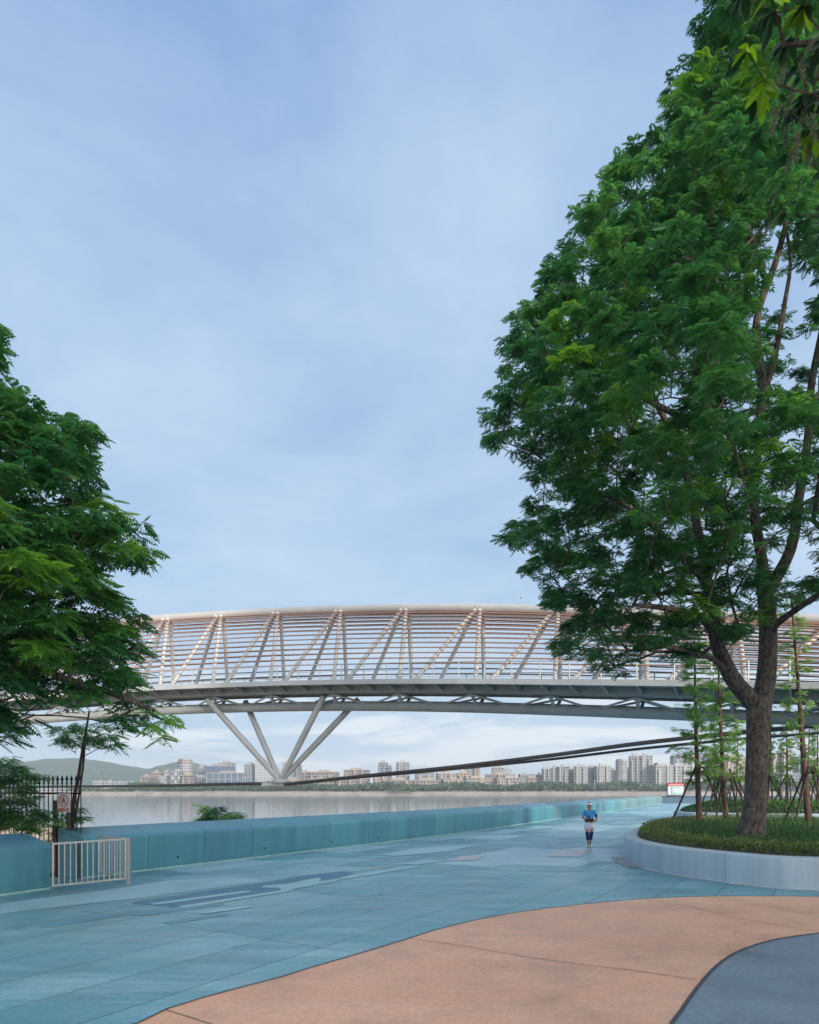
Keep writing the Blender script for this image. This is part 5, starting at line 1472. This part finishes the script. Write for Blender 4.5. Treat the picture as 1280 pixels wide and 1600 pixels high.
whorls = [(1255, 12, 1, 0), (1205, -8, 1, 0), (1160, -12, .5, 1), (1168, 78, .9, 0), (1232, 62, .2, 0), (1252, 100, .2, 0), (1196, 128, 1, 0), (1186, 150, 1, 0), (1262, 150, .1, 0), (1232, 172, .15, 0), (1272, 210, .7, 0), (1290, 60, .2, 0), (1300, 140, .2, 0), (1310, 220, .3, 0), (1275, -30, .3, 0), (1150, -40, .3, 0), (1330, 0, .2, 0), (1340, 180, .2, 0), (1290, 260, .7, 0), (1205, 20, .2, 0)]
wp = np.array([P(a, b, 4.35 + rng.uniform(-.25, .3)) for a, b, c, d in whorls])
sk.grow(wp, B0, step=.2, jit=.012, rise=.05)
BL = broadleaf(.16, .056); Ps = []; Fs = []; Us = []; Sc = []; Tn = []
for (a, b, yv, d), c in zip(whorls, wp):
    n = 8; ph = rng.uniform(0, 6.28)
    for k in range(n):
        t = ph + 6.28 * k / n; f = np.array([math.cos(t) * .8 - .35, math.sin(t) * .6 - .2, -.55 + rng.uniform(-.45, .35)])
        Ps.append(c); Fs.append(f); Us.append(np.array([0, 0, 1]) + rng.normal(size=3) * .35); Sc.append(rng.uniform(.8, 1.2)); Tn.append(np.clip(yv * rng.uniform(.5, 1.2) if rng.uniform() < .75 else .15, 0, 1))
q = place(BL, np.array(Ps), np.array(Fs), np.array(Us), np.array(Sc)); tn = np.repeat(np.array(Tn), len(BL))
root = empty('broadleaf_tree', tuple(B0), 'close overhanging branch of glossy broad leaves with cream catkin blossom', 'tree')
mb = MB(); sk.mesh(mb, .0035, .45); mb.build('trunk', M['barkthin'], root, smooth=True, origin=B0)
quads_mesh('leaves', q, M['bigleaf'], tn, root, origin=B0)
bq = []
for (a, b) in ((1225, 110), (1240, 140), (1262, 120), (1256, 170), (1228, 190), (1245, 205), (1270, 180), (1240, 230), (1275, 95), (1215, 165), (1262, 222), (1250, 90)):
    c = P(a, b, 4.42 + rng.uniform(-.15, .2)); dr = np.array([rng.uniform(-.4, .1), rng.uniform(-.2, .2), -1.0]); dr /= np.linalg.norm(dr)
    n = 420; t = rng.uniform(0, .17, n); ang = rng.normal(size=(n, 3)) * .010
    p = c + dr * t[:, None] + ang; f = rng.normal(size=(n, 3)); f /= np.linalg.norm(f, axis=1)[:, None]; u = np.cross(f, rng.normal(size=(n, 3))); u /= np.linalg.norm(u, axis=1)[:, None]
    L = .006; bq.append(np.stack([p - f * L, p - u * L * .6, p + f * L, p + u * L * .6], 1))
quads_mesh('blossom', np.concatenate(bq), M['blossom'], None, root, origin=B0)
# ------------------------------------------------------------------ young feathery conifers with pole stakes
def feather(L, n, w):
    q = []
    for i in range(n):
        y = L * (0.08 + .9 * i / n); s = w * (0.35 + .65 * math.sin(math.pi * (.15 + .8 * i / n)))
        for sg in (-1, 1): q.append([(0, y, -.25 * y * y / L), (sg * s * .5, y + .25 * s, -.25 * y * y / L - .02), (sg * s, y + .42 * s, -.25 * y * y / L - .05), (sg * s * .5, y + .08 * s, -.25 * y * y / L)])
    return np.array(q, float)
FE = feather(.36, 9, .12)
def conifer(h, r0, seed, lean=(0, 0), crown_from=.28, dens=1.0, name='young_conifer'):
    r_ = np.random.default_rng(seed); mbt = MB()
    spine = [np.array([lean[0] * t + .05 * math.sin(3 * t + seed), lean[1] * t, h * t]) for t in np.linspace(0, 1, 12)]
    mbt.tube(spine, [r0 * (1 - .85 * t) + .01 for t in np.linspace(0, 1, 12)], 9)
    Ps = []; Fs = []; Us = []; Sc = []
    z = crown_from * h
    while z < h * .985:
        t = z / h; c = np.array([np.interp(t, np.linspace(0, 1, 12), [p[k] for p in spine]) for k in range(3)])
        a = r_.uniform(0, 6.28); Lb = (1.15 * (1 - t) + .30) * r_.uniform(.6, 1.15) * (h / 7.5); el = r_.uniform(.05, .6)
        d = np.array([math.cos(a) * math.cos(el), math.sin(a) * math.cos(el), math.sin(el)]); bpts = [c + d * Lb * u - np.array([0, 0, .22 * Lb * u * u]) for u in np.linspace(0, 1, 6)]
        mbt.tube(bpts, [.018, .014, .011, .009, .006, .004], 4, cap=False)
        m_ = int(r_.integers(12, 20) * dens)
        for k in range(m_):
            u = r_.uniform(.2, 1.0); p = c + d * Lb * u - np.array([0, 0, .22 * Lb * u * u]); sd_ = np.cross(d, [0, 0, 1]) * r_.choice([-1, 1]) * r_.uniform(.3, 1)
            Ps.append(p); Fs.append(d * .7 + sd_ + np.array([0, 0, r_.uniform(-.55, .1)])); Us.append(np.array([0, -.3, .8]) + r_.normal(size=3) * .8); Sc.append(r_.uniform(.6, 1.15))
        z += r_.uniform(.05, .12) * h / 7.5
    q = place(FE, np.array(Ps), np.array(Fs), np.array(Us), np.array(Sc)); tn = np.clip(np.repeat(r_.uniform(.15, .85, len(Ps)), len(FE)), 0, 1)
    return mbt, q, tn
def stakes(loc, zt_, spread, rot, label, group):
    root = empty('tree_stake_frame', loc, label, 'tree support', group, rot)
    for k in range(4):
        a = math.pi / 4 + k * math.pi / 2; b = a + .25; mb = MB()
        mb.tube([(spread * math.cos(a), spread * math.sin(a), -.1), (.16 * math.cos(b), .16 * math.sin(b), zt_ + .25)], .045, 7); mb.build('stake', M['stake'], root)
    mb = MB()
    for k in range(4):
        a = math.pi / 4 + k * math.pi / 2 + .2; c = np.array([.17 * math.cos(a), .17 * math.sin(a), zt_]); d = np.array([-math.sin(a), math.cos(a), 0]); mb.tube([c - d * .30, c + d * .30], .035, 7)
    mb.build('cross_brace', M['stake'], root)
    return root
YC = 'young staked conifers in the planters'; SG = 'pole stake frames around the young trees'
protos = []
specs = [(1093, 1281, 30.4, 8.3, .125, (-.2, 0), 'young conifer nearest the planter tip with bright feathery twigs', .22), (1136, 1278, 33.2, 8.6, .125, (-.5, 0), 'young conifer just before the big trunk with bright lower twigs', .22), (1266, 1284, 29.8, 10.2, .14, (-.9, 0), 'young leaning conifer beyond the big trunk near the picture edge', .22)]
for i, (px, py, Y, h, r0, ln, lb, cf) in enumerate(specs):
    loc = P(px, py, Y); loc[2] = .62
    root = empty('young_conifer', tuple(loc), lb, 'tree', YC)
    a, q, tn = conifer(h, r0, 3 + i, ln, cf, 1.0 if i < 2 else .55)
    a.build('trunk', M['barkthin'], root, smooth=True); quads_mesh('crown', q, M['leafbright'], tn, root); protos.append(root)
    stakes(tuple(loc), 2.35, 1.25, .3 + i * .5, ['pole stakes around the conifer nearest the planter tip', 'pole stakes around the conifer just before the big trunk', 'pole stakes around the leaning conifer beyond the big trunk'][i], SG)
far_specs = [(1118, 47, .8, 'slim conifer behind the two near ones, by the black lamp column'), (1150, 50, .9, 'slim conifer almost hidden beside the big trunk'), (1199, 46.5, .85, 'slim conifer peeping out just past the big trunk'), (1207, 49, .8, 'slim conifer beside the square armed lamp'), (1232, 46, .95, 'dark stemmed conifer with clear stakes in the second planter'), (1258, 48, .8, 'slim conifer behind the leaning one'), (1277, 46.5, .9, 'last conifer of the second planter at the picture edge'), (1186, 53, .9, 'conifer standing behind the big trunk'), (1128, 55, .8, 'farthest slim conifer between the near pair')]
sproto = stakes((0, 0, 0), 2.3, 1.2, 0, 'x', SG)
for i, (px, Y, s_, lb) in enumerate(far_specs):
    X_ = (px - 640) / F * Y; c = copy_tree(protos[i % 3]); c.location = (X_, Y, .62); c.rotation_euler = (0, 0, i * 1.7); c.scale = (s_ * .62, s_ * .62, s_); c['label'] = lb
    k = sproto if i == 0 else copy_tree(sproto); k.location = (X_, Y, .62); k.rotation_euler = (0, 0, i * .9); k['label'] = 'thin stakes around the ' + lb.split(' ', 0)[0][:200] if False else 'stakes of the ' + ' '.join(lb.split()[:12])
# street lamps
def lamp(px, Y, yt, kind, label):
    X_ = (px - 640) / F * Y; zt_ = H + (HY - yt) / F * Y; root = empty('street_lamp', (X_, Y, 0), label, 'street lamp')
    mb = MB(); mb.box((0, 0, zt_ / 2), (.16, .16, zt_)); mb.box((0, 0, .03), (.4, .4, .06)); mb.build('pole', M['cable'], root)
    mb = MB()
    if kind == 'arm': mb.box((-.95, 0, zt_ - .06), (1.75, .12, .12)); mb.box((-1.6, 0, zt_ - .15), (.5, .16, .06)); mb.build('lamp_arm', M['cable'], root)
    else: mb.box((0, 0, zt_ * .62), (.24, .24, .8)); mb.box((0, 0, zt_ + .1), (.22, .22, .2)); mb.build('lamp_head', M['cable'], root)
lamp(1221, 60.5, 1177, 'arm', 'black square lamp post with a horizontal arm beyond the second planter')
lamp(1118, 61.5, 1166, 'col', 'black lamp column with a box between the near conifers')
# ================================================================== RUNNER
def skin_mesh(name, verts, edges, radii, mat, parent, sub=2, root_i=0):
    me = bpy.data.meshes.new(name + '_base'); me.from_pydata(verts, edges, []); me.update()
    o = bpy.data.objects.new(name + '_tmp', me); COL.objects.link(o)
    sm = o.modifiers.new('skin', 'SKIN'); sm.use_smooth_shade = True
    for i, r_ in enumerate(radii):
        me.skin_vertices[0].data[i].radius = r_ if isinstance(r_, tuple) else (r_, r_)
        me.skin_vertices[0].data[i].use_root = (i == root_i)
    s = o.modifiers.new('sub', 'SUBSURF'); s.levels = sub; s.render_levels = sub
    bpy.context.view_layer.update()
    m2 = bpy.data.meshes.new_from_object(o.evaluated_get(bpy.context.evaluated_depsgraph_get()))
    bpy.data.objects.remove(o)
    m2.name = name; m2.materials.clear()
    for p in m2.polygons: p.use_smooth = True
    return obj_from(name, m2, mat, parent)
RX, RY = G(921, 1324)
runner = empty('person', (RX, RY, 0), 'runner in a blue shirt, white shorts, white visor cap and navy knee sleeves', 'person', None, R(-12))
skin = plain('skin', (0.38, 0.21, 0.15), .55, var=.06)
shirt = plain('blue_sports_shirt', (0.03, 0.30, 0.72), .7, var=.15, scale=8); shorts = plain('white_shorts', (0.62, 0.64, 0.72), .75, var=.06); navy = plain('navy_sleeve', (0.008, 0.02, 0.09), .7)
capw = plain('white_cap', (0.75, 0.72, 0.75), .7); hairm = plain('black_hair', (0.012, 0.01, 0.01), .6); belt = plain('black_waist_pack', (0.015, 0.015, 0.03), .6); shoe = plain('pale_lime_shoe', (0.55, 0.60, 0.35), .6); peachm = plain('peach_trim', (0.65, 0.35, 0.28), .7)
V = [(0, 0, .92), (0, 0, 1.08), (0, -.01, 1.24), (0, -.01, 1.37), (0, -.015, 1.46), (0, -.03, 1.55), (0, -.035, 1.63),  # 0-6 pelvis..head
     (-.09, 0, .88), (-.075, -.10, .50), (-.045, .02, .12), (-.045, -.10, .045),      # 7-10 leg A (image left)
     (.09, 0, .88), (.07, -.02, .49), (.035, .12, .14), (.035, .0, .06),          # 11-14 leg B
     (-.17, -.01, 1.37), (-.26, -.02, 1.13), (-.14, -.20, 1.10), (-.08, -.23, 1.13),           # 15-18 arm A
     (.17, -.01, 1.37), (.27, .07, 1.15), (.26, -.13, 1.02), (.22, -.20, 1.02)]                # 19-22 arm B
E = [(0, 1), (1, 2), (2, 3), (3, 4), (4, 5), (5, 6), (0, 7), (7, 8), (8, 9), (9, 10), (0, 11), (11, 12), (12, 13), (13, 14), (3, 15), (15, 16), (16, 17), (17, 18), (3, 19), (19, 20), (20, 21), (21, 22)]
Rr = [(.14, .11), (.13, .10), (.155, .105), (.13, .09), .05, .075, .085, .09, .056, .036, .035, .09, .056, .036, .035, .055, .042, .03, .032, .055, .042, .03, .032]
skin_mesh('body', V, E, Rr, skin, runner)
# fingers
for sg, (hx, hy_, hz) in ((-1, (-.08, -.245, 1.13)), (1, (.21, -.22, 1.02))):
    for k in range(4):
        a = np.array([hx, hy_, hz + (k - 1.5) * .018]); mb = MB(); mb.tube([a, a + np.array([-.03 * sg * -1 * -1, -.035, 0]), a + np.array([.0, -.05 - .004 * k, -.01]), a + np.array([.03 * -sg, -.035, -.012])], [.009, .009, .008, .006], 6); mb.build('finger', skin, runner, smooth=True)
    a = np.array([hx, hy_, hz]); mb = MB(); mb.tube([a + np.array([0, .02, .03]), a + np.array([.01 * -sg, -.01, .05]), a + np.array([.015 * -sg, -.035, .045])], [.011, .01, .007], 6); mb.build('thumb', skin, runner, smooth=True)
# shirt
skin_mesh('shirt', [(0, 0, .95), (0, -.005, 1.12), (0, -.01, 1.25), (0, -.01, 1.37), (0, -.012, 1.425), (-.17, -.01, 1.375), (-.235, -.015, 1.2), (.17, -.01, 1.375), (.235, .035, 1.23)], [(0, 1), (1, 2), (2, 3), (3, 4), (3, 5), (5, 6), (3, 7), (7, 8)], [(.155, .125), (.15, .12), (.172, .122), (.145, .105), .075, .075, .063, .075, .063], shirt, runner)
skin_mesh('shorts', [(0, 0, 1.0), (0, 0, .90), (-.095, -.01, .80), (-.10, -.045, .66), (.095, 0, .80), (.10, -.01, .66)], [(0, 1), (1, 2), (2, 3), (1, 4), (4, 5)], [(.15, .125), (.165, .14), .115, .118, .115, .118], shorts, runner)
for c in ((-.10, -.05, .645), (.10, -.012, .645)):
    mb = MB(); mb.tube([c, (c[0], c[1], c[2] + .02)], .088, 14); mb.build('hem', peachm, runner)
for a, b, c in (((-.084, -.085, .60), (-.075, -.10, .50), (-.06, -.05, .30)), ((.084, -.015, .60), (.07, -.02, .49), (.053, .04, .30))):
    mb = MB(); mb.tube([a, b, c], [.075, .068, .058], 12); mb.build('knee_sleeve', navy, runner, smooth=True)
mb = MB(); mb.sweep([(0.165 * math.cos(t), .135 * math.sin(t), 1.0) for t in np.linspace(0, 2 * math.pi, 25)], [(0, 0), (.015, 0.02), (.015, .09), (0, .11)], [(math.cos(t), math.sin(t)) for t in np.linspace(0, 2 * math.pi, 25)]); mb.box((0.02, -.155, 1.055), (.2, .06, .10)); mb.build('waist_pack', belt, runner, smooth=True)
mb = MB(); mb.sphere((-.04, -.235, 1.175), .045, sc=(.9, .5, 1.3)); mb.build('held_bottle', belt, runner, smooth=True)
mb = MB(); mb.tube([(.24, .03, 1.27), (.262, .055, 1.19)], .056, 12); mb.build('arm_band', belt, runner, smooth=True)
for c in ((-.045, -.07, .035), (.035, .03, .055)):
    mb = MB(); mb.sphere(c, .05, 12, 8, sc=(.95, 2.5, .75)); mb.build('shoe', shoe, runner, smooth=True)
# face, hair, cap
mb = MB(); mb.sphere((0, -.035, 1.62), .1, 16, 12, sc=(.76, .92, 1.15)); mb.build('head', skin, runner, smooth=True)
mb = MB(); mb.tube([(0, -.12, 1.62), (0, -.145, 1.597), (0, -.125, 1.59)], [.008, .013, .01], 7); mb.build('nose', skin, runner, smooth=True)
mb = MB()
for s_ in (-1, 1): mb.sphere((s_ * .03, -.118, 1.63), .014, sc=(1.3, .5, .7))
mb.build('eyes', belt, runner); mb = MB(); mb.tube([(-.022, -.121, 1.565), (0, -.127, 1.562), (.022, -.121, 1.565)], .006, 6); mb.build('mouth', plain('lip', (.3, .09, .08), .5), runner)
for s_ in (-1, 1):
    mb = MB(); mb.sphere((s_ * .077, -.03, 1.615), .02, sc=(.4, .8, 1.3)); mb.build('ear', skin, runner, smooth=True)
mb = MB(); mb.sphere((0, -.012, 1.655), .095, 14, 10, sc=(.86, .95, 1.02)); mb.sphere((.06, .01, 1.57), .045, sc=(.6, .8, 1.3)); mb.sphere((-.06, .01, 1.57), .04, sc=(.6, .8, 1.2)); mb.build('hair', hairm, runner, smooth=True)
mb = MB(); mb.tube([(0, -.03, 1.655), (0, -.028, 1.705)], [.092, .09], 18, cap=False)
mb.add([(-.08, -.09, 1.665), (.08, -.09, 1.665), (.062, -.185, 1.65), (-.062, -.185, 1.65), (-.08, -.09, 1.655), (.08, -.09, 1.655), (.062, -.185, 1.643), (-.062, -.185, 1.643)], [(0, 1, 2, 3), (7, 6, 5, 4), (0, 4, 5, 1), (1, 5, 6, 2), (2, 6, 7, 3), (3, 7, 4, 0)]); mb.build('visor_cap', capw, runner, smooth=True)
# finer pieces hang from the part they belong to
def sub(root_names, child, part):
    for r_ in list(SC.objects):
        if r_.parent is None and r_.name.split('.')[0] in root_names:
            ps = sorted([k for k in r_.children if k.name.split('.')[0] == part], key=lambda k: k.name)
            cs = sorted([k for k in r_.children if k.name.split('.')[0] == child], key=lambda k: k.name)
            for i, c_ in enumerate(cs):
                if ps: c_.parent = ps[min(i, len(ps) - 1)]
sub(('warning_sign',), 'red_ring', 'board'); sub(('warning_sign',), 'climbing_figure', 'board'); sub(('warning_sign',), 'lettering', 'board')
sub(('information_board',), 'header_lettering', 'header'); sub(('information_board',), 'map_drawing', 'poster')
sub(('apartment_block',), 'balcony_trim', 'bay_wall'); sub(('ferry_boat',), 'window_band', 'cabin')
for k in ('nose', 'eyes', 'mouth', 'ear', 'hair', 'visor_cap'): sub(('person',), k, 'head')
for k in ('finger', 'thumb'): sub(('person',), k, 'body')
# ================================================================== HAZE
mb = MB(); mb.box((0, 2250, 62), (8000, 5700, 150.0))
hz, t, b, o_ = new_mat('river_haze'); t.nodes.remove(b)
pv = N(t, 'ShaderNodeVolumePrincipled', i_Density=0.0002, i_Anisotropy=0.1); pv.inputs['Color'].default_value = (0.80, 0.90, 1.0, 1)
t.links.new(pv.outputs[0], o_.inputs['Volume'])
ho = mb.build('haze', hz); ho['kind'] = 'stuff'; ho['label'] = 'thin pale morning haze over the river'; ho['category'] = 'haze'
